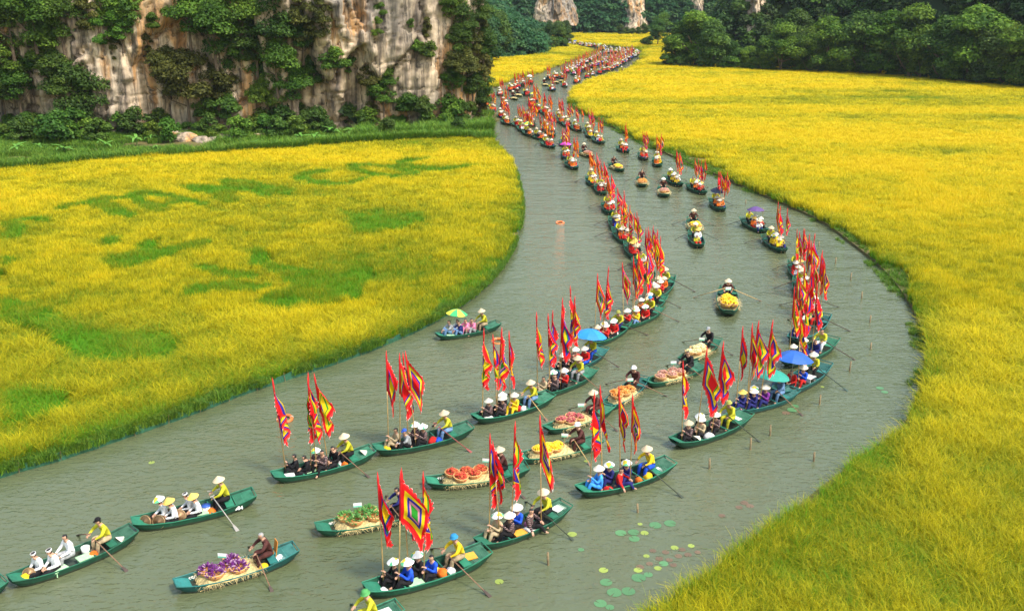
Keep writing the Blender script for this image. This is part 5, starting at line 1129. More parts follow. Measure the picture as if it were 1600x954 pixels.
# ================================================================ THE FLEET
# each near boat: bow and stern as surveyed, its phrase, paint, number, people (t from bow, side, pose, top, bottoms, hat, flag, turn), rower, extras
NEAR = [
 dict(p=(15, 903, 209, 823), ph='the gong boat at lower left', pk='d', num=None, pax=[(.17, .12, 'lap', 'W', 'K', 'd', 0, .2), (.27, -.14, 'lap', 'W', 'K', 'd', 0, .1), (.45, 0, 'bench', 'W', 'G', 'h', 0, .1)], row=('O', 'T', 'x'), oar='w', ex=[('gong', .17, .02), ('pail', .60, .12), ('bag', .62, -.2, 'A'), ('mat', .55, -.22, 'E'), ('bag', .11, 0, 'Y'), ('mat', .34, -.28, 'E'), ('hat', .86, -.1)]),
 dict(p=(-195, 988, -6, 905), ph='the boat cut by the left frame edge', pk='g', num=None, pax=[], row=None, oar=None, ex=[]),
 dict(p=(206, 814, 397, 768), ph='the drum boat with four white blouses', pk='g', num='884', pax=[(.20, .16, 'lap', 'W', 'K', 'p', 0, .1), (.27, -.16, 'lap', 'W', 'K', 'y', 0, 0), (.41, .18, 'lap', 'W', 'K', 'd', 0, 0), (.46, -.16, 'lap', 'W', 'K', 'y', 0, .1)], row=('O', 'K', 'c'), oar='x', ex=[('gong', .13, -.02), ('gong', .23, -.22), ('gong', .39, -.2), ('gong', .34, .1), ('pail', .59, -.06, 1), ('bag', .62, -.22, 'A'), ('mat', .54, -.2, 'E')]),
 dict(p=(273, 910, 462, 851), ph='the eggplant boat', pk='t', num='550', cargo='eggplant', bas=[(.27, .12), (.31, -.17), (.43, .06), (.50, -.16), (.47, .24)], pax=[], row=('M', 'M', 'h', 1), oar='w', ex=[('chair', .815, 0, 'A'), ('bag', .70, -.25, 'Y'), ('card', .40, .2), ('bag', .84, -.1, 'W')]),
 dict(p=(426, 741, 582, 699), ph='the flag boat by the left life ring', pk='g', num=None, pax=[(.22, .14, 'hold', 'K', 'K', 'h', 1, -.3), (.27, -.12, 'lap', 'K', 'K', 'h', 0, -.3), (.42, .10, 'hold', 'S', 'K', 'p', 1, .5), (.46, -.14, 'hold', 'S', 'K', 'h', 1, .5), (.56, .05, 'lap', 'K', 'K', 'h', 1, .4)], row=('O', 'K', 'c'), oar='w', ex=[('bag', .66, -.1, 'W'), ('bag', .68, -.2, 'A'), ('mat', .14, -.08, 'W'), ('hat', .9, 0), ('mat', .36, -.1, 'E')]),
 dict(p=(585, 699, 735, 663), ph='the flag boat with the blue cap', pk='g', num='718', pax=[(.22, .12, 'hold', 'T', 'T', 'h', 1, 0), (.30, -.14, 'knees', 'G', 'K', 'k', 1, .2), (.42, .14, 'hold', 'S', 'K', 'p', 1, .2), (.47, -.12, 'hold', 'S', 'K', 'p', 1, .2)], row=('O', 'J', 'c'), oar='r', ex=[('bag', .58, -.12, 'R'), ('bag', .12, 0, 'Y'), ('bag', .63, -.22, 'B')]),
 dict(p=(494, 822, 669, 783), ph='the green banana boat', pk='g', num='801', cargo='banana', bas=[(.27, .15), (.33, -.18), (.41, .12), (.50, -.14), (.48, .22)], pax=[], row=('N', 'K', 'h'), oar='w', ex=[('card', .38, .22)]),
 dict(p=(571, 918, 761, 855), ph='boat 481', pk='g', num='481', pax=[(.23, .14, 'hold', 'K', 'K', 'p', 1, -.1), (.31, -.15, 'hold', 'B', 'K', 'p', 2, 0), (.42, .13, 'hold', 'K', 'K', 'p', 1, .2), (.50, -.13, 'hold', 'B', 'K', 'h', 1, .3)], row=('Y', 'T', 'b'), oar='w', ex=[('bag', .12, -.1, 'W'), ('bag', .60, -.16, 'A'), ('bag', .66, -.2, 'W'), ('mat', .84, 0, 'A'), ('mat', .36, -.25, 'E'), ('bag', .57, .05, 'Y')]),
 dict(p=(747, 845, 885, 783), ph='the boat astern of boat 481', pk='g', num=None, pax=[(.22, .12, 'hold', 'T', 'T', 'p', 1, 0), (.30, -.14, 'hold', 'S', 'K', 'w', 1, -.2), (.43, .12, 'hold', 'B', 'K', 'w', 1, .3), (.50, -.16, 'turn', 'S', 'K', 'h', 1, 2.4)], row=('O', 'K', 'c'), oar='g', ex=[('bag', .57, .05, 'P'), ('mat', .40, -.25, 'A'), ('mat', .52, -.28, 'W'), ('mat', .9, 0, 'W')]),
 dict(p=(666, 749, 824, 725), ph='the rambutan boat', pk='g', num='718', cargo='rambutan', bas=[(.26, .17), (.32, -.16), (.40, .14), (.46, -.1), (.54, .15)], pax=[], row=('M', 'K', 'c'), oar='d', ex=[('card', .60, .2)]),
 dict(p=(812, 710, 933, 683), ph='the yellow fruit boat', pk='g', num=None, cargo='yellow', bas=[(.27, .1), (.33, -.15), (.40, .16), (.45, -.08), (.5, .12)], pax=[], row=('M', 'M', 't'), oar='y', ex=[('card', .60, .25)]),
 dict(p=(905, 764, 1048, 718), ph='the boat with the sky blue tunic', pk='g', num=None, pax=[(.20, .02, 'hold', 'L', 'L', 'w', 1, -.3), (.33, .16, 'hold', 'N', 'N', 'p', 1, .2), (.36, -.18, 'turn', 'R', 'N', 'h', 1, 2.6), (.48, -.02, 'hold', 'N', 'N', 'p', 1, .3)], row=('Y', 'B', 'c'), oar='g', ex=[('bag', .27, -.2, 'R'), ('bag', .60, -.2, 'A'), ('bag', .84, -.05, 'W'), ('bag', .7, -.2, 'Y')]),
 dict(p=(440, 1010, 618, 944), ph='the boat cut by the bottom frame edge', pk='g', num=None, pax=[], row=('O', 'O', 'g'), oar='t', ex=[('mat', .87, .02, 'W'), ('mat', .80, -.05, 'R')]),
 dict(p=(741, 651, 861, 613), ph='the boat with the yellow dress', pk='g', num=None, pax=[(.18, .06, 'hold', 'S', 'K', 'w', 1, 0), (.32, -.12, 'hold', 'S', 'K', 'w', 1, 0), (.37, .14, 'hold', 'K', 'K', 'p', 1, .2), (.48, -.06, 'hold', 'Y', 'Y', 'w', 1, .4)], row=('O', 'J', 'c'), oar='y', ex=[('bag', .56, .02, 'R'), ('bag', .60, -.15, 'W'), ('mat', .14, -.05, 'W')]),
 dict(p=(836, 613, 927, 573), ph='the crowded boat before the blue umbrella', pk='g', num=None, pax=[(.16, .1, 'hold', 'T', 'T', 'h', 1, -.2), (.28, -.12, 'hold', 'S', 'K', 'h', 1, 0), (.33, .14, 'hold', 'K', 'K', 'p', 1, .1), (.44, -.1, 'hold', 'R', 'K', 'w', 1, .2), (.46, .16, 'lap', 'J', 'J', 'h', 0, 0)], row=('O', 'G', 'c'), oar='w', ex=[('bag', .08, 0, 'W')]),
 dict(p=(868, 579, 943, 541), ph='the boat under the blue umbrella', pk='t', num=None, pax=[(.16, .06, 'hold', 'K', 'K', 'w', 1, 0), (.30, -.1, 'hold', 'S', 'K', 'h', 1, 0), (.42, .1, 'hold', 'R', 'K', 'w', 1, .2), (.52, -.1, 'lap', 'R', 'B', 'w', 0, 0)], row=('O', 'B', 'h'), oar='d', ex=[('umb', .73, .0, 'blue', 'blue', 1.25)]),
 dict(p=(925, 533, 980, 499), ph='the red crew boat astern of the blue umbrella', pk='g', num=None, pax=[(.18, .1, 'hold', 'R', 'K', 'c', 1, 0), (.30, -.12, 'hold', 'R', 'K', 'w', 1, 0), (.36, .14, 'lap', 'R', 'K', 'p', 1, 0), (.5, -.1, 'lap', 'R', 'K', 'p', 0, .2)], row=('O', 'N', 'e'), oar='d', ex=[('bag', .6, -.1, 'W')]),
 dict(p=(972, 506, 1031, 477), ph='the boat below the teal bucket hat', pk='g', num=None, pax=[(.16, .1, 'hold', 'R', 'K', 'w', 1, 0), (.30, -.12, 'hold', 'Y', 'J', 'p', 1, 0), (.36, .14, 'lap', 'A', 'K', 'w', 1, 0), (.5, -.12, 'lap', 'R', 'K', 'p', 0, .2)], row=('O', 'K', 'b'), oar='w', ex=[]),
 dict(p=(995, 488, 1036, 459), ph='the orange crew boat in the middle file', pk='g', num=None, pax=[(.2, .1, 'hold', 'A', 'K', 'w', 1, 0), (.30, -.12, 'hold', 'A', 'K', 'c', 1, 0), (.5, .1, 'lap', 'R', 'K', 'w', 1, 0)], row=('O', 'K', 'w'), oar='d', ex=[('bag', .6, 0, 'W')]),
 dict(p=(1015, 468, 1048, 428), ph='the long boat where the middle file bends', pk='g', num=None, pax=[(.2, .1, 'hold', 'O', 'K', 'w', 1, 0), (.32, -.12, 'hold', 'R', 'K', 'w', 1, 0), (.46, .1, 'hold', 'R', 'K', 'c', 1, 0), (.52, -.1, 'lap', 'A', 'K', 'c', 0, 0)], row=('O', 'K', 'c'), oar='d', ex=[]),
 dict(p=(947, 631, 1005, 586), ph='the orange fruit boat', pk='t', num=None, cargo='orange', bas=[(.28, .0), (.34, .2), (.40, -.15), (.48, .1), (.55, -.1)], pax=[], row=('M', 'M', 't'), oar='w', ex=[('card', .63, .0)]),
 dict(p=(856, 666, 952, 630), ph='the lychee boat', pk='g', num=None, cargo='lychee', bas=[(.27, .14), (.33, -.15), (.42, .16), (.46, -.1)], pax=[], row=('M', 'M', 'c'), oar='w', ex=[('card', .58, .22)]),
 dict(p=(1010, 595, 1098, 565), ph='the sweet potato boat', pk='g', num=None, cargo='potato', bas=[(.24, .0), (.34, .18), (.40, -.16), (.5, .1), (.54, -.15)], pax=[], row=('K', 'K', 'h'), oar='w', ex=[('card', .55, .3)]),
 dict(p=(1066, 560, 1120, 526), ph='the pale gourd boat', pk='g', num=None, cargo='white', bas=[(.26, .1), (.32, -.16), (.42, .15), (.46, -.12), (.56, .05)], pax=[], row=('K', 'K', 'u', 1), oar='w', ex=[('card', .62, .15)]),
 dict(p=(1139, 487, 1136, 448), ph='the lone melon boat in midstream', pk='d', num=None, cargo='yellow', bas=[(.22, .12), (.26, -.16), (.38, .14), (.42, -.14), (.52, .05)], pax=[], row=('M', 'K', 'c'), oar='y', ex=[('card', .62, .0)]),
 dict(p=(1053, 689, 1167, 643), ph='the boat beside the bamboo stakes', pk='g', num=None, pax=[(.19, .06, 'hold', 'S', 'K', 'c', 1, 0), (.34, .02, 'hold', 'T', 'K', 'w', 2, .2), (.36, .2, 'lap', 'K', 'K', 'p', 0, 0), (.52, -.04, 'hold', 'S', 'K', 'w', 1, .3)], row=('O', 'O', 'e'), oar='g', ex=[('hat', .24, -.2), ('bag', .40, -.25, 'W'), ('mat', .82, 0, 'W')]),
 dict(p=(1142, 637, 1242, 606), ph='the boat under the green umbrella', pk='t', num=None, pax=[(.18, .1, 'hold', 'N', 'N', 'y', 1, 0), (.30, -.1, 'hold', 'N', 'N', 'w', 1, 0), (.36, .14, 'hold', 'N', 'N', 'p', 1, 0), (.48, -.1, 'hold', 'U', 'N', 'w', 1, 0)], row=('J', 'J', 'h'), oar='w', ex=[('bag', .12, .0, 'P'), ('umb', .66, .05, 'green', 'green', 1.15)]),
 dict(p=(1208, 614, 1293, 564), ph='the boat under the navy umbrella', pk='t', num=None, pax=[(.30, .1, 'lap', 'R', 'K', 'h', 0, 0), (.45, -.12, 'hold', 'B', 'R', 'w', 1, 0)], row=('O', 'K', 'w'), oar='t', ex=[('umb', .33, .0, 'navy', 'navy', 1.15), ('mat', .62, -.1, 'W')]),
 dict(p=(1226, 566, 1302, 527), ph='the navy crew boat in the right file', pk='g', num=None, pax=[(.18, .1, 'hold', 'N', 'N', 'w', 1, 0), (.30, -.1, 'hold', 'N', 'N', 'h', 1, 0), (.42, .14, 'hold', 'N', 'N', 'w', 1, 0), (.52, -.1, 'lap', 'N', 'N', 'h', 1, 0)], row=('O', 'W', 'h'), oar='d', ex=[]),
 dict(p=(1234, 533, 1292, 488), ph='the second navy boat in the right file', pk='t', num=None, pax=[(.18, .1, 'hold', 'N', 'N', 'w', 1, 0), (.30, -.1, 'hold', 'R', 'N', 'h', 1, 0), (.42, .14, 'hold', 'K', 'N', 'w', 1, 0)], row=('O', 'R', 'w'), oar='d', ex=[]),
 dict(p=(685, 521, 777, 502), ph='the tourist boat by the left bank', pk='g', num=None, pax=[(.22, .1, 'knees', 'G', 'J', 'h', 0, 0), (.34, -.1, 'knees', 'N', 'J', 'h', 0, .2), (.36, .18, 'knees', 'W', 'J', 'h', 0, 0), (.47, .05, 'knees', 'P', 'P', 'h', 0, .2), (.54, -.12, 'knees', 'P', 'G', 'h', 0, .4)], row=('O', 'T', 'c'), oar='d', ex=[('umb', .36, .14, 'yellow', 'lime', .95), ('mat', .2, -.1, 'E')]),
]
# middle distance: (bow, stern, phrase, tops, cargo, flags, umbrella)
def mid(x, y, dx, dy, ph, tops, fl=4, cargo=None, umb=None, pk='d'): return dict(p=(x + dx / 2, y + dy / 2, x - dx / 2, y - dy / 2), ph=ph, pk=pk, num=None, tops=tops, fl=fl, cargo=cargo, umb=umb, mid=True)
MID = [mid(990, 392, 24, 26, 'the first boat of the upper middle file', 'RKRA'), mid(1006, 420, 20, 26, 'the boat hidden by flags in the middle file', 'RRYA', 5), mid(972, 368, 22, 22, 'the second boat of the upper middle file', 'RRAK', 4), mid(964, 352, 18, 20, 'the blue crew boat of the upper middle file', 'BBNB', 4), mid(951, 325, 16, 22, 'the fourth boat of the upper middle file', 'RRAR', 4),
       mid(939, 296, 16, 16, 'the fifth boat of the upper middle file', 'RKRR', 4), mid(925, 283, 14, 18, 'the sixth boat of the upper middle file', 'YWYA', 4), mid(1085, 352, 6, 22, 'the yellow flower boat in midstream', '', 0, 'yellow'), mid(1088, 374, 3, 24, 'the boat right behind the yellow flower boat', 'OW', 0),
       mid(1121, 320, 24, 18, 'the orange crew boat with red oars', 'AAAA', 5, umb='black'), mid(1178, 352, 28, 16, 'the boat under the purple umbrella', 'WRAW', 0, umb='purple'), mid(1210, 381, 22, 18, 'the yellow robed boat near the right bank', 'YYYY', 4), mid(1246, 424, 14, 30, 'the first boat of the right file', 'WRRR', 5), mid(1254, 452, 14, 30, 'the second boat of the right file', 'RRAK', 5), mid(1268, 486, 16, 32, 'the third boat of the right file', 'RRYO', 5),
       mid(1088, 295, 24, 12, 'the red crew boat beside the right rice', 'RRAR', 4), mid(1052, 283, 22, 14, 'the yellow crew boat beside the right rice', 'YWYY', 4), mid(1037, 299, 8, 14, 'the straw boat in midstream', '', 0, 'potato'), mid(1003, 284, 4, 14, 'the orange cargo boat in midstream', '', 0, 'orange'), mid(963, 261, 16, 12, 'the yellow cargo boat by the middle file', '', 0, 'yellow'), mid(916, 240, 12, 10, 'the small cargo boat by the pink umbrella', '', 0, 'potato'),
       mid(973, 233, 18, 12, 'the upper red boat beside the right rice', 'RRAR', 4), mid(1005, 244, 12, 14, 'the middle red boat beside the right rice', 'RRAA', 4), mid(1027, 254, 10, 14, 'the orange and yellow boat beside the right rice', 'AYAA', 4), mid(893, 258, 14, 14, 'the boat leading the left far file', 'ARAY', 4), mid(884, 243, 8, 12, 'the boat under the pink umbrella', 'RAAA', 4, umb='pink')]
far_c1 = [(758, 165), (769, 172), (783, 182), (794, 192), (806, 195), (815, 201), (827, 209), (841, 214), (856, 226)]
far_c2 = [(788, 164), (831, 163), (841, 172), (849, 175), (857, 181), (827, 184), (830, 193), (853, 201), (861, 208), (822, 147), (834, 158)]
far_c3 = [(874, 184), (878, 190), (887, 195), (903, 201), (915, 204), (922, 211), (935, 220), (883, 225)]
far_c4 = [(781, 147), (798, 140), (803, 138), (809, 136), (817, 133), (828, 129), (862, 140), (882, 134), (856, 123), (868, 120), (878, 122), (903, 125), (900, 128), (917, 121), (925, 117), (936, 114), (943, 111), (950, 110)]
far_cargo = [(803, 153), (810, 148), (852, 132), (868, 128), (877, 126)]
for ch, nm_ in ((far_c1, 'left far file'), (far_c2, 'central far file'), (far_c3, 'right far file'), (far_c4, 'narrows file')):
    for i, (x, y) in enumerate(ch):
        k_ = (y + 12) / 240
        MID.append(mid(x, y, 15 * k_ * random.uniform(.8, 1.2), 9 * k_ * random.uniform(.8, 1.2), f'the {nth(i + 1)} boat of the {nm_}', ''.join(random.choice('RRAARYKW') for _ in range(4)), 0 if nm_[0] == 'n' and random.random() < .25 else random.choice((3, 4, 4)), umb='white' if (x, y) == (828, 129) else ('lime' if (x, y) in ((834, 158), (827, 209)) else None)))
for i, (x, y) in enumerate(far_cargo): MID.append(mid(x, y, 9, 4, f'the {nth(i + 1)} far cargo boat', '', 0, 'potato'))
MID.append(mid(972, 112, 4, 4, 'the lone boat off the far right bend', 'KW', 0))
far_px = []
for (x0, y0), (x1, y1), n_ in (((885, 112), (938, 86), 13), ((895, 116), (950, 95), 9), ((955, 108), (997, 84), 14), ((948, 103), (992, 86), 10), ((930, 100), (985, 84), 10), ((945, 82), (992, 82), 9), ((890, 68), (945, 76), 12), ((935, 77), (988, 80.5), 9)):
    for k_ in range(n_):
        q = (k_ + random.uniform(-.3, .3)) / (n_ - 1); far_px.append((x0 + (x1 - x0) * q, y0 + (y1 - y0) * q + random.uniform(-.7, .7)))
FARB = [mid(x, y, 6, 2.2, '', ''.join(random.choice('RAWWYKPB') for _ in range(4)), 3 if y > 84 and x < 990 and random.random() < .7 else 0, umb=random.choice(['white', 'pink', 'lime', 'red', 'navy']) if random.random() < .10 else None) for x, y in sorted(far_px, key=lambda q: -q[1])]
for i, b_ in enumerate(FARB): b_['ph'] = f'the {nth(i + 1)} boat into the distant bend, counted from nearest'; b_['far'] = True

PEOPLE_MAX, FLAG_MAX = 296, 296
n_people = n_flags = 0
crowd = {'v': [], 'f': [], 'm': [], 'n': 0}; far_flags = {k_: [] for k_ in range(len(FLAGM))}
CK = list(COL)
def add_crowd(M, pose, top, bot, hat):
    me, sk, up = BODY_SMALL[pose]
    co = np.zeros(len(me.vertices) * 3); me.vertices.foreach_get('co', co); co = np.column_stack([co.reshape(-1, 3), np.ones(len(me.vertices))]) @ np.array(M).T
    b0 = crowd['n']; slot = [CK.index(top), CK.index(bot), len(CK), len(CK) + 1, len(CK)]
    crowd['v'].append(co[:, :3])
    for p in me.polygons: crowd['f'].append([b0 + v for v in p.vertices]); crowd['m'].append(slot[p.material_index])
    crowd['n'] += len(co)
    if hat:
        a = np.linspace(0, 2 * np.pi, 9)[:-1]; hv = np.column_stack([.235 * np.cos(a) + sk.x, .235 * np.sin(a) + sk.y, np.full(8, sk.z + .035), np.ones(8)]); hv = np.vstack([hv, [sk.x, sk.y, sk.z + .207, 1]]) @ np.array(M).T
        b0 = crowd['n']; crowd['v'].append(hv[:, :3]); crowd['n'] += 9
        for k_ in range(8): crowd['f'].append([b0 + k_, b0 + (k_ + 1) % 8, b0 + 8]); crowd['m'].append(len(CK) + 2)
def hat_word(h): return HAT[h][2]
FLEET = [dict(b_, near=True) for b_ in NEAR] + MID + FARB
def boat_frame(b_):
    x0, y0, x1, y1 = b_['p']; a, c_ = G(x0, y0, .34), G(x1, y1, .40); d_ = (a - c_); d_.z = 0; L_ = min(4.3, max(3.4, d_.length)) if b_.get('near') else 3.75
    m_ = (a + c_) / 2
    if not b_.get('near'): m_ = G((x0 + x1) / 2, (y0 + y1) / 2, .2)
    m_.z = 0
    return m_, math.atan2(-d_.x, d_.y), L_
for b_ in FLEET: b_['fr'] = boat_frame(b_)
FLEET.sort(key=lambda b_: b_['fr'][0].length)
print('boats', len(FLEET))
# keep far boats from lying inside each other
for it in range(25):
    for i in range(len(FLEET)):
        for j_ in range(max(0, i - 14), i):
            A_, B2 = FLEET[i], FLEET[j_]
            if A_.get('near') and B2.get('near'): continue
            d_ = A_['fr'][0] - B2['fr'][0]; u_ = Vector((-math.sin(A_['fr'][1]), math.cos(A_['fr'][1]), 0)); al = d_.dot(u_); la = d_ - u_ * al
            e = math.hypot(al / 3.7, la.length / 1.25)
            if e < 1: 
                push = d_ * ((1 / max(e, .15) - 1) * .3) if d_.length > .05 else Vector((.5, .3, 0))
                if not A_.get('near'): A_['fr'] = (A_['fr'][0] + push, *A_['fr'][1:])
                if not B2.get('near'): B2['fr'] = (B2['fr'][0] - push, *B2['fr'][1:])
for bi, b_ in enumerate(FLEET):
    loc, ang, L_ = b_['fr']; near = b_.get('near'); sc = L_ / BL; ph = b_['ph']; dist = loc.length
    M = Matrix.Translation(loc) @ Matrix.Rotation(ang + random.uniform(-.03, .03) * (0 if near else 3), 4, 'Z') @ Matrix.Rotation(random.uniform(-.015, .015), 4, 'X')
    MS = M @ Matrix.Scale(sc, 4)
    lab = ('green rowing boat, ' if near else 'small green rowing boat, ') + ph
    if ph.startswith('boat 481'): lab = 'green rowing boat with white number 481 on its bow'
    bo = make_boat(loc, M.to_euler().z, sc, lab, b_['pk'], small=not (dist < 95), number=b_.get('num'), outside=b_.get('num') == '884')
    y_ = dist
    if b_.get('mid'):
        n_t = len(b_['tops']); pax = []
        for k_, c_ in enumerate(b_['tops']):
            pax.append((.17 + .36 * k_ / max(1, n_t - 1), .14 * (-1) ** k_, random.choice(('hold', 'hold', 'lap')), c_, random.choice('KKNR'), random.choice('wwcpyh' if y_ < 100 else 'wchhhp'), 0, random.uniform(-.3, .3)))
        row = ('O' if not b_['cargo'] else 'M', 'K', random.choice('cwh')); flg = b_['fl']
    else: pax = b_['pax']; row = b_['row']; flg = None
    seats = []
    for k_, (t, x, pose, top, bot, hat, fl, turn) in enumerate(sorted(pax)):
        Mp = MS @ Matrix.Translation((x, yb(t) - (.1 if pose != 'lap' else .26), .03)) @ Matrix.Rotation(turn, 4, 'Z') @ Matrix.Scale(1 / sc, 4)
        if n_people < PEOPLE_MAX and dist < 140:
            what = 'robe' if top == bot else 'top'
            make_person(Mp, pose, top, bot, hat, short(f'{nth(k_ + 1)} sitter from the bow, {COL[top][0]} {what}, {hat_word(hat)}, on {ph}', f'{nth(k_ + 1)} sitter from bow, {COL[top][0]} {what}, {hat_word(hat)}, {ph}', f'{nth(k_ + 1)} sitter from bow, {COL[top][0]} {what}, {ph}'), random.uniform(.89, .97)); n_people += 1
        else: add_crowd(Mp, 'hold' if pose not in ('hold', 'lap') else pose, top, bot, hat in 'wcpy')
        if fl: seats.append((Mp, fl))
    if row:
        Mr = MS @ Matrix.Translation((0, yb(.775) - .02, .0)) @ Matrix.Scale(1 / sc, 4)
        if n_people < PEOPLE_MAX and dist < 140:
            make_person(Mr, 'row', row[0], row[1], row[2], short(f'rower in {COL[row[0]][0]} with {hat_word(row[2])} at the stern of {ph}', f'rower in {COL[row[0]][0]}, {hat_word(row[2])}, {ph}'), .97, len(row) > 3); n_people += 1
        else: add_crowd(Mr, 'row', row[0], row[1], row[2] in 'wcpy')
        om = OARM[b_.get('oar') or random.choice('dwwg')]
        if dist < 140:
            for s in (-1, 1): make_oar(MS @ Matrix.Translation((0, -.02, 0)), s, f'{"starboard" if s > 0 else "port"} oar of {ph}', om, dist < 60)
    # flags
    fm = []
    if flg is None:
        for Mp, fl in seats: fm.append((Mp @ Matrix.Translation((0, .375, -.02)), fl))
    else:
        for k_ in range(flg): fm.append((MS @ Matrix.Translation((random.uniform(-.3, .3), yb(.16 + .42 * k_ / max(1, flg - 1)) + .2, .02)), 1))
    order = [0, 4, 1, 3, 2, 5, 1, 4]; used_c = []
    for k_, (Mf, fl) in enumerate(fm):
        fi = order[(bi * 3 + k_ * 2 + random.randint(0, 1)) % 8] if fl == 1 else (0 if '481' in ph else 4)
        if dist > 70: fi = random.choice((3, 1, 4, 3, 6, 6, 0))
        Mf = Matrix.Translation(Mf.translation) @ Matrix.Rotation(random.uniform(-.07, .07), 4, 'X') @ Matrix.Rotation(random.uniform(-.07, .07), 4, 'Y') @ Matrix.Rotation(random.uniform(-1.0, .6), 4, 'Z') @ Matrix.Scale(random.uniform(.90, 1.04) * (1 if near else .78 + .1 * (dist < 55)), 4)
        if n_flags < FLAG_MAX:
            make_flag(Mf, short(f'{FLOOK[fi]} festival flag, {nth(k_ + 1)} from the bow on {ph}', f'{nth(k_ + 1)} {FLOOK[fi]} flag from bow, {ph}'), fi, random.randint(0, 7), fl == 2, dist > 90); n_flags += 1
        else: far_flags[fi].append(Mf)
    # cargo
    if b_.get('cargo'):
        kind = b_['cargo']; so_ = obj('straw', random.choice(STRAW), loc=loc, rot=(0, 0, M.to_euler().z), scale=sc); stuff(so_, f'straw bedding spread in {ph}', 'straw')
        spots = b_.get('bas') or [(.27, .12), (.33, -.15), (.43, .13), (.48, -.13)]
        for k_, (t, x) in enumerate(spots if dist < 140 else []):
            Mb = MS @ Matrix.Translation((x * 1.1, yb(t), .25)) @ Matrix.Rotation(random.uniform(0, 6), 4, 'Z') @ Matrix.Rotation(random.uniform(-.15, .15), 4, 'X') @ Matrix.Scale(1.12, 4)
            bk = obj('produce_basket', None); bk.matrix_world = Mb; tag(bk, short(f'{nth(k_ + 1)} round rattan basket of produce from the bow on {ph}', f'{nth(k_ + 1)} produce basket from the bow on {ph}'), 'basket', 'baskets of produce')
            wv_ = obj('weave', BASKET, bk); obj('rim', BRIM, wv_); stuff(obj('produce', random.choice(PMESH[kind]), bk))
    if b_.get('umb'):
        u = b_['umb']; umbrella(MS @ Matrix.Translation((.05, yb(.45 if dist > 60 else .78), 1.35)) @ Matrix.Rotation(random.uniform(-.2, .2), 4, 'X'), u, u if u != 'lime' else 'yellow', f'{u if u != "lime" else "yellow and green"} umbrella held over {ph}', 1.0)
    cnt = {}
    for e in sorted(b_.get('ex', []), key=lambda q: q[1]):
        cnt[(e[0], e[3] if len(e) > 3 else 0)] = cnt.get((e[0], e[3] if len(e) > 3 else 0), 0) + 1; no = nth(cnt[(e[0], e[3] if len(e) > 3 else 0)])
        k_, t, x = e[0], e[1], e[2]; Mx = MS @ Matrix.Translation((x, yb(t), max(.045, at_t(ZB, t) + .05)))
        if k_ == 'gong':
            g = obj('gong', None); g.matrix_world = Mx @ Matrix.Translation((-.04, .12, .22)) @ Vector((-.75, .55 + random.uniform(-.3, .3), .35)).to_track_quat('Z', 'Y').to_matrix().to_4x4() @ Matrix.Scale(random.uniform(.75, 1.0), 4); tag(g, f'{no} round bronze gong from the bow of {ph}', 'gong', 'gongs in the boats'); gd_ = obj('disc', GONG, g); obj('rim', GRIM, gd_)
        elif k_ == 'pail':
            g = obj('plastic_pail', None); g.matrix_world = Mx; tag(g, f'white plastic pail{" with blue lid" if len(e) > 3 else ""} in {ph}', 'pail'); obj('wall', PAIL, g)
            if len(e) > 3: obj('lid', PLID, g)
        elif k_ == 'bag': g = obj('cloth_bundle', BAGS[e[3]]); g.matrix_world = Mx @ Matrix.Rotation(random.uniform(0, 6), 4, 'Z') @ Matrix.Scale(random.uniform(.75, 1.05), 4); tag(g, short(f'{no} {COL[e[3]][0]} cloth bundle from the bow in {ph}', f'{no} {COL[e[3]][0]} bundle from bow, {ph}'), 'bundle', 'bundles in the boats')
        elif k_ == 'mat':
            up_ = .0 if t < .8 else at_t(ZG, t) - .05 - max(.045, at_t(ZB, t) + .05)
            
            if e[3] not in STOOL: STOOL[e[3]] = STOOL_.me('low_stool', [MAT_[e[3]].materials[0]])
            g = obj('seat_board', MAT_[e[3]] if t > .78 else STOOL[e[3]]); g.matrix_world = Mx @ Matrix.Translation((0, 0, up_ + (.02 if t > .78 else -.012))) @ Matrix.Rotation(random.uniform(-.2, .2), 4, 'Z'); tag(g, f'{dict(E="pale green", A="orange", W="white", R="dark red")[e[3]]} board, {no} such from bow, {ph}', 'board', 'seat boards in the boats')
        elif k_ == 'hat':
            g = obj('loose_hat', HAT['w'][0]); g.matrix_world = Mx @ Matrix.Translation((0, 0, .12)) @ Matrix.Rotation(.9, 4, 'X'); tag(g, f'white cone hat lying in {ph}', 'hat')
        elif k_ == 'card':
            g = obj('name_card', None); g.matrix_world = Mx @ Matrix.Translation((0, 0, .46)) @ Matrix.Rotation(-ang + random.uniform(-.2, .2), 4, 'Z') @ Matrix.Scale(.85, 4); tag(g, f'white card with green stripe on a stick in {ph}', 'card', 'cards on the cargo boats'); cb_ = obj('board', CARD, g); obj('stripe', CARDS, cb_); obj('stick', CARDP, g)
        elif k_ == 'chair':
            mb_ = MB(); mb_.box((0, 0, .42), (.16, .012, .24)); mb_.box((-.15, 0, .12), (.015, .012, .14)); mb_.box((.15, 0, .12), (.015, .012, .14)); g = obj('chair_back', mb_.me('chair_back', [plain('chair_orange', (.72, .26, .03), .5)])); g.matrix_world = Mx @ Matrix.Translation((0, .0, .22)) @ Matrix.Rotation(.18, 4, 'X') @ Matrix.Scale(.82, 4); tag(g, 'orange seat back behind the rower of the eggplant boat', 'seat back')
        elif k_ == 'umb':
            umbrella(MS @ Matrix.Translation((x, yb(t) + .1, 1.25)) @ Matrix.Rotation(.12, 4, 'X'), e[3], e[4], f'{e[3] if e[3] == e[4] else "yellow and green"} umbrella held over {ph}', e[5])
print('people', n_people, 'flags', n_flags, 'crowd faces', len(crowd['f']))
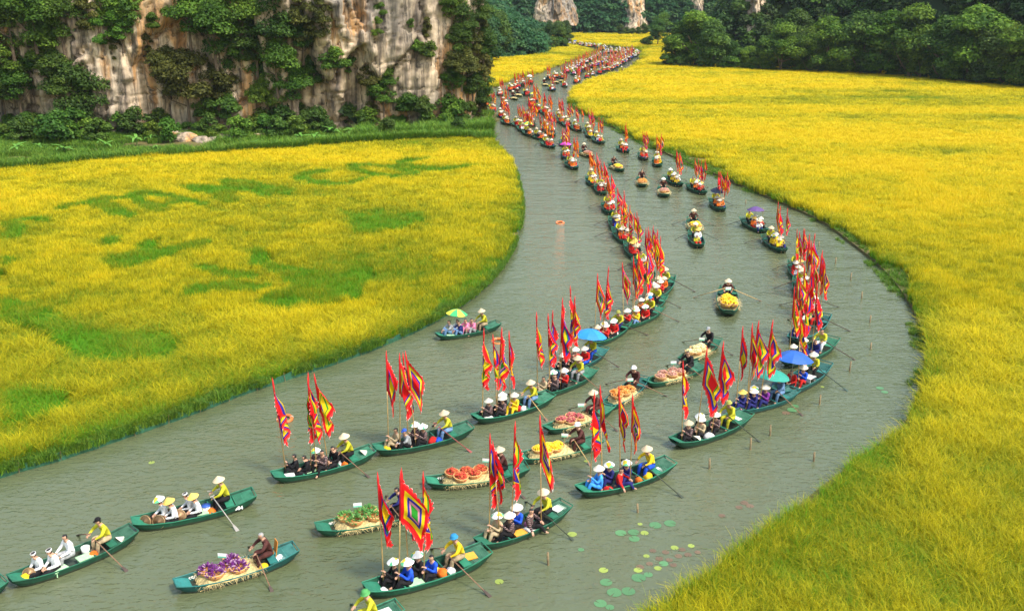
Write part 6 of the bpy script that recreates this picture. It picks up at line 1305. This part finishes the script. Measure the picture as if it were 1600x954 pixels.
if crowd['f']:
    me = bpy.data.meshes.new('distant_crowd'); me.from_pydata(np.vstack(crowd['v']).tolist(), [], crowd['f'])
    for k_ in CK: me.materials.append(CM[k_])
    for m_ in (M_skin, M_hair, M_palmw): me.materials.append(m_)
    me.polygons.foreach_set('material_index', np.array(crowd['m'], np.int32)); stuff(obj('distant_crowd', me), 'crowd of tiny seated people in the distant boats', 'crowd')
for fi, ms in far_flags.items():
    if not ms: continue
    mb_ = MB(); uv_ = []
    for Mf in ms:
        cl = CLOTH[random.randint(0, 7)][0]; q = [tuple(Mf @ v.co) for v in cl.vertices]
        nv_ = 16; pick = [i * nv_ + j_ for i in (0, 4, 8, 12) for j_ in (0, 3, 6, 9, 12, 15)]; b0 = len(mb_.v)
        mb_.add([q[k_] for k_ in pick], [(i * 6 + j_, (i + 1) * 6 + j_, (i + 1) * 6 + j_ + 1, i * 6 + j_ + 1) for i in range(3) for j_ in range(5)]); uv_ += [(i / 3, 1 - j_ / 5) for i in range(4) for j_ in range(6)]
        mb_.tube([Mf @ Vector((0, 0, 0)), Mf @ Vector((0, 0, PH + .1))], .02, 3, 1); uv_ += [(0, 0)] * 6
    me = mb_.me('distant_flags', [FLAGM[fi], M_bamboo]); uvl = me.uv_layers.new(name='UVMap')
    for l_ in me.loops: uvl.data[l_.index].uv = uv_[l_.vertex_index]
    stuff(obj('distant_flags', me), 'mass of tiny red flags over the distant boats', 'flags')

# ================================================================ RIVER FURNITURE
for i, (px, py) in enumerate([(445, 654), (778, 533), (875, 348)]):
    life_ring(Matrix.Translation(G(px, py, .03)) @ Matrix.Rotation(.15, 4, 'X'), ['orange life ring floating behind the left flag boat', 'orange life ring floating behind the flags before the tourist boat', 'orange life ring floating alone in the upper left water'][i])
mb = MB(); mb.tube([(0, 0, -.8), (.01, 0, .0), (0, 0, .42)], [.035, .035, .033], 8); mb.tube([(0, 0, .2), (0, 0, .215)], .039, 8); STAKE = mb.me('bamboo_stake', [M_stake], True)
for i, (px, py) in enumerate(sorted([(996, 800), (856, 882), (1108, 732), (1172, 702), (1203, 680), (1280, 632), (1271, 720), (1327, 580), (1360, 545), (1359, 503), (1346, 466), (1329, 437), (1305, 412), (1279, 385), (1165, 318), (1192, 332), (1072, 268), (1230, 343), (1120, 648)])):
    tag(obj('bamboo_stake', STAKE, loc=G(px, py, 0), rot=(random.uniform(-.06, .06), random.uniform(-.06, .06), 0), scale=(1, 1, random.uniform(.7, 1.15))), f'{nth(i + 1)} bamboo stake from the left standing in the river', 'stake', 'bamboo stakes in the river')
# lily pads
M_pad = plain('lily_pad', (.085, .21, .085), .4, .25, 5); M_padr = plain('lily_pad_bronze', (.15, .10, .06), .45, .3, 5); M_pady = plain('lily_pad_yellow', (.25, .32, .06), .45, .3, 5)
def pad_mesh(mat, seed):
    r = random.Random(seed); n = 22; V_ = [(0, 0, .006)]; 
    for k_ in range(n + 1):
        a = .14 + (2 * math.pi - .28) * k_ / n; q = 1 + r.uniform(-.03, .03); V_ += [(.55 * q * math.cos(a), .55 * q * math.sin(a), .008 + r.uniform(0, .006)), (q * math.cos(a), q * math.sin(a), .012 + r.uniform(0, .03))]
    F_ = [(0, 1 + 2 * k_, 3 + 2 * k_) for k_ in range(n)] + [(1 + 2 * k_, 2 + 2 * k_, 4 + 2 * k_, 3 + 2 * k_) for k_ in range(n)]
    return mesh('lily_pad', V_, F_, [mat], smooth=True)
PADS = {'g': [pad_mesh(M_pad, s) for s in (1, 2)], 'r': [pad_mesh(M_padr, s) for s in (3, 4)], 'y': [pad_mesh(M_pady, 5)]}
pads = [(1024, 820, .24, 'g'), (1047, 817, .24, 'g'), (970, 832, .22, 'g'), (990, 831, .22, 'g'), (1007, 832, .16, 'y'), (991, 841, .21, 'g'), (894, 834, .18, 'y'), (943, 890, .17, 'y'), (947, 909, .22, 'g'), (998, 902, .26, 'g'), (1013, 897, .16, 'g'), (1037, 880, .17, 'g'), (960, 925, .26, 'g'), (982, 923, .24, 'g'), (938, 942, .22, 'g'), (953, 948, .15, 'g'),
        (780, 908, .16, 'y'), (908, 858, .12, 'g'), (1242, 634, .20, 'g'), (1238, 640, .26, 'g'), (1228, 645, .2, 'r'), (1163, 785, .17, 'r'), (1172, 790, .16, 'r'), (1155, 792, .15, 'r'), (1128, 805, .14, 'r'), (1010, 868, .12, 'y'), (1020, 860, .13, 'r'), (1040, 862, .14, 'r'), (1054, 855, .15, 'y'), (1066, 858, .13, 'r'), (1080, 852, .13, 'y'), (1030, 872, .14, 'r'), (1046, 874, .13, 'r'), (1060, 868, .14, 'r'), (1015, 880, .13, 'r'), (1000, 885, .15, 'r'), (1028, 887, .14, 'y'), (1052, 882, .13, 'r'), (997, 890, .16, 'y'), (1075, 866, .14, 'r'), (1090, 862, .12, 'r'),
        (237, 722, .14, 'y'), (1285, 604, .1, 'y'), (1375, 606, .2, 'g'), (1382, 612, .18, 'g'), (916, 720, .1, 'y'), (1000, 818, .1, 'y')]
for i, (px, py, s, k_) in enumerate(sorted(pads)):
    tag(obj('lily_pad', random.choice(PADS[k_]), loc=G(px, py, .004), rot=(0, 0, random.uniform(0, 6)), scale=s * .8), f'{nth(i + 1)} floating lily pad from the left, {dict(g="green", r="bronze", y="yellowish")[k_]}', 'lily pad', 'lily pads on the river')
# netting fence of the left bank
M_net, t, b = nmat('green_netting'); mp = mapping(t, (1, 1, 1)); wv = N(t, 'TexNoise', i_Scale=9.0, i_Detail=4.0); t.links.new(mp.outputs[0], wv.inputs['Vector'])
r = ramp(t, [(.3, (.008, .055, .028)), (.7, (.025, .13, .07))]); t.links.new(wv.outputs['Fac'], r.inputs[0]); t.links.new(r.outputs[0], b.inputs['Base Color']); b.inputs['Roughness'].default_value = .7
fence = tag(obj('net_fence', None, loc=(left_near[40][0], left_near[40][1], 0)), 'low green netting fence on thin posts along the left bank', 'fence')
fl_ = left_near[(left_near[:, 1] > 20)]; L_ = np.r_[0, np.cumsum(np.hypot(*np.diff(fl_, axis=0).T))]; ss_ = np.arange(0, L_[-1], .35); X_ = np.interp(ss_, L_, fl_[:, 0]); Y_ = np.interp(ss_, L_, fl_[:, 1])
V_ = []; F_ = []
for i, (x, y) in enumerate(zip(X_, Y_)):
    h_ = .26 + .10 * (random.random() - .5) + .10 * float(fbm(x / 3, y / 3, 0.0, 141, 2)) - .12 * (i % 4 == 2)
    for q in range(4): V_.append((x + random.uniform(-.04, .04) - fence.location.x, y + random.uniform(-.04, .04) - .10 - fence.location.y, -.15 + (h_ + .15) * q / 3))
F_ = [(i * 4 + q, (i + 1) * 4 + q, (i + 1) * 4 + q + 1, i * 4 + q + 1) for i in range(len(X_) - 1) for q in range(3)]
obj('net', mesh('net', V_, F_, [M_net], smooth=True), fence)
mb = MB(); mb.tube([(0, 0, -.4), (0, 0, .40)], .013, 5); POST = mb.me('post', [M_stake])
for i in range(0, len(X_), 4):
    if Y_[i] < 110: obj('post', POST, fence, (X_[i] - fence.location.x, Y_[i] - .14 - fence.location.y, 0), (random.uniform(-.1, .1), random.uniform(-.1, .1), 0))

# ================================================================ HUMID AIR
HZ = bpy.data.materials.new('humid_air'); HZ.use_nodes = True; t = HZ.node_tree; t.nodes.clear()
ou = t.nodes.new('ShaderNodeOutputMaterial'); pv = t.nodes.new('ShaderNodeVolumePrincipled'); pv.inputs['Color'].default_value = (.80, .90, 1.0, 1); pv.inputs['Density'].default_value = .0001; pv.inputs['Anisotropy'].default_value = .2
t.links.new(pv.outputs[0], ou.inputs['Volume'])
mb = MB(); mb.box((0, 300, 60), (520, 380, 62)); stuff(obj('haze', mb.me('haze', [HZ])))
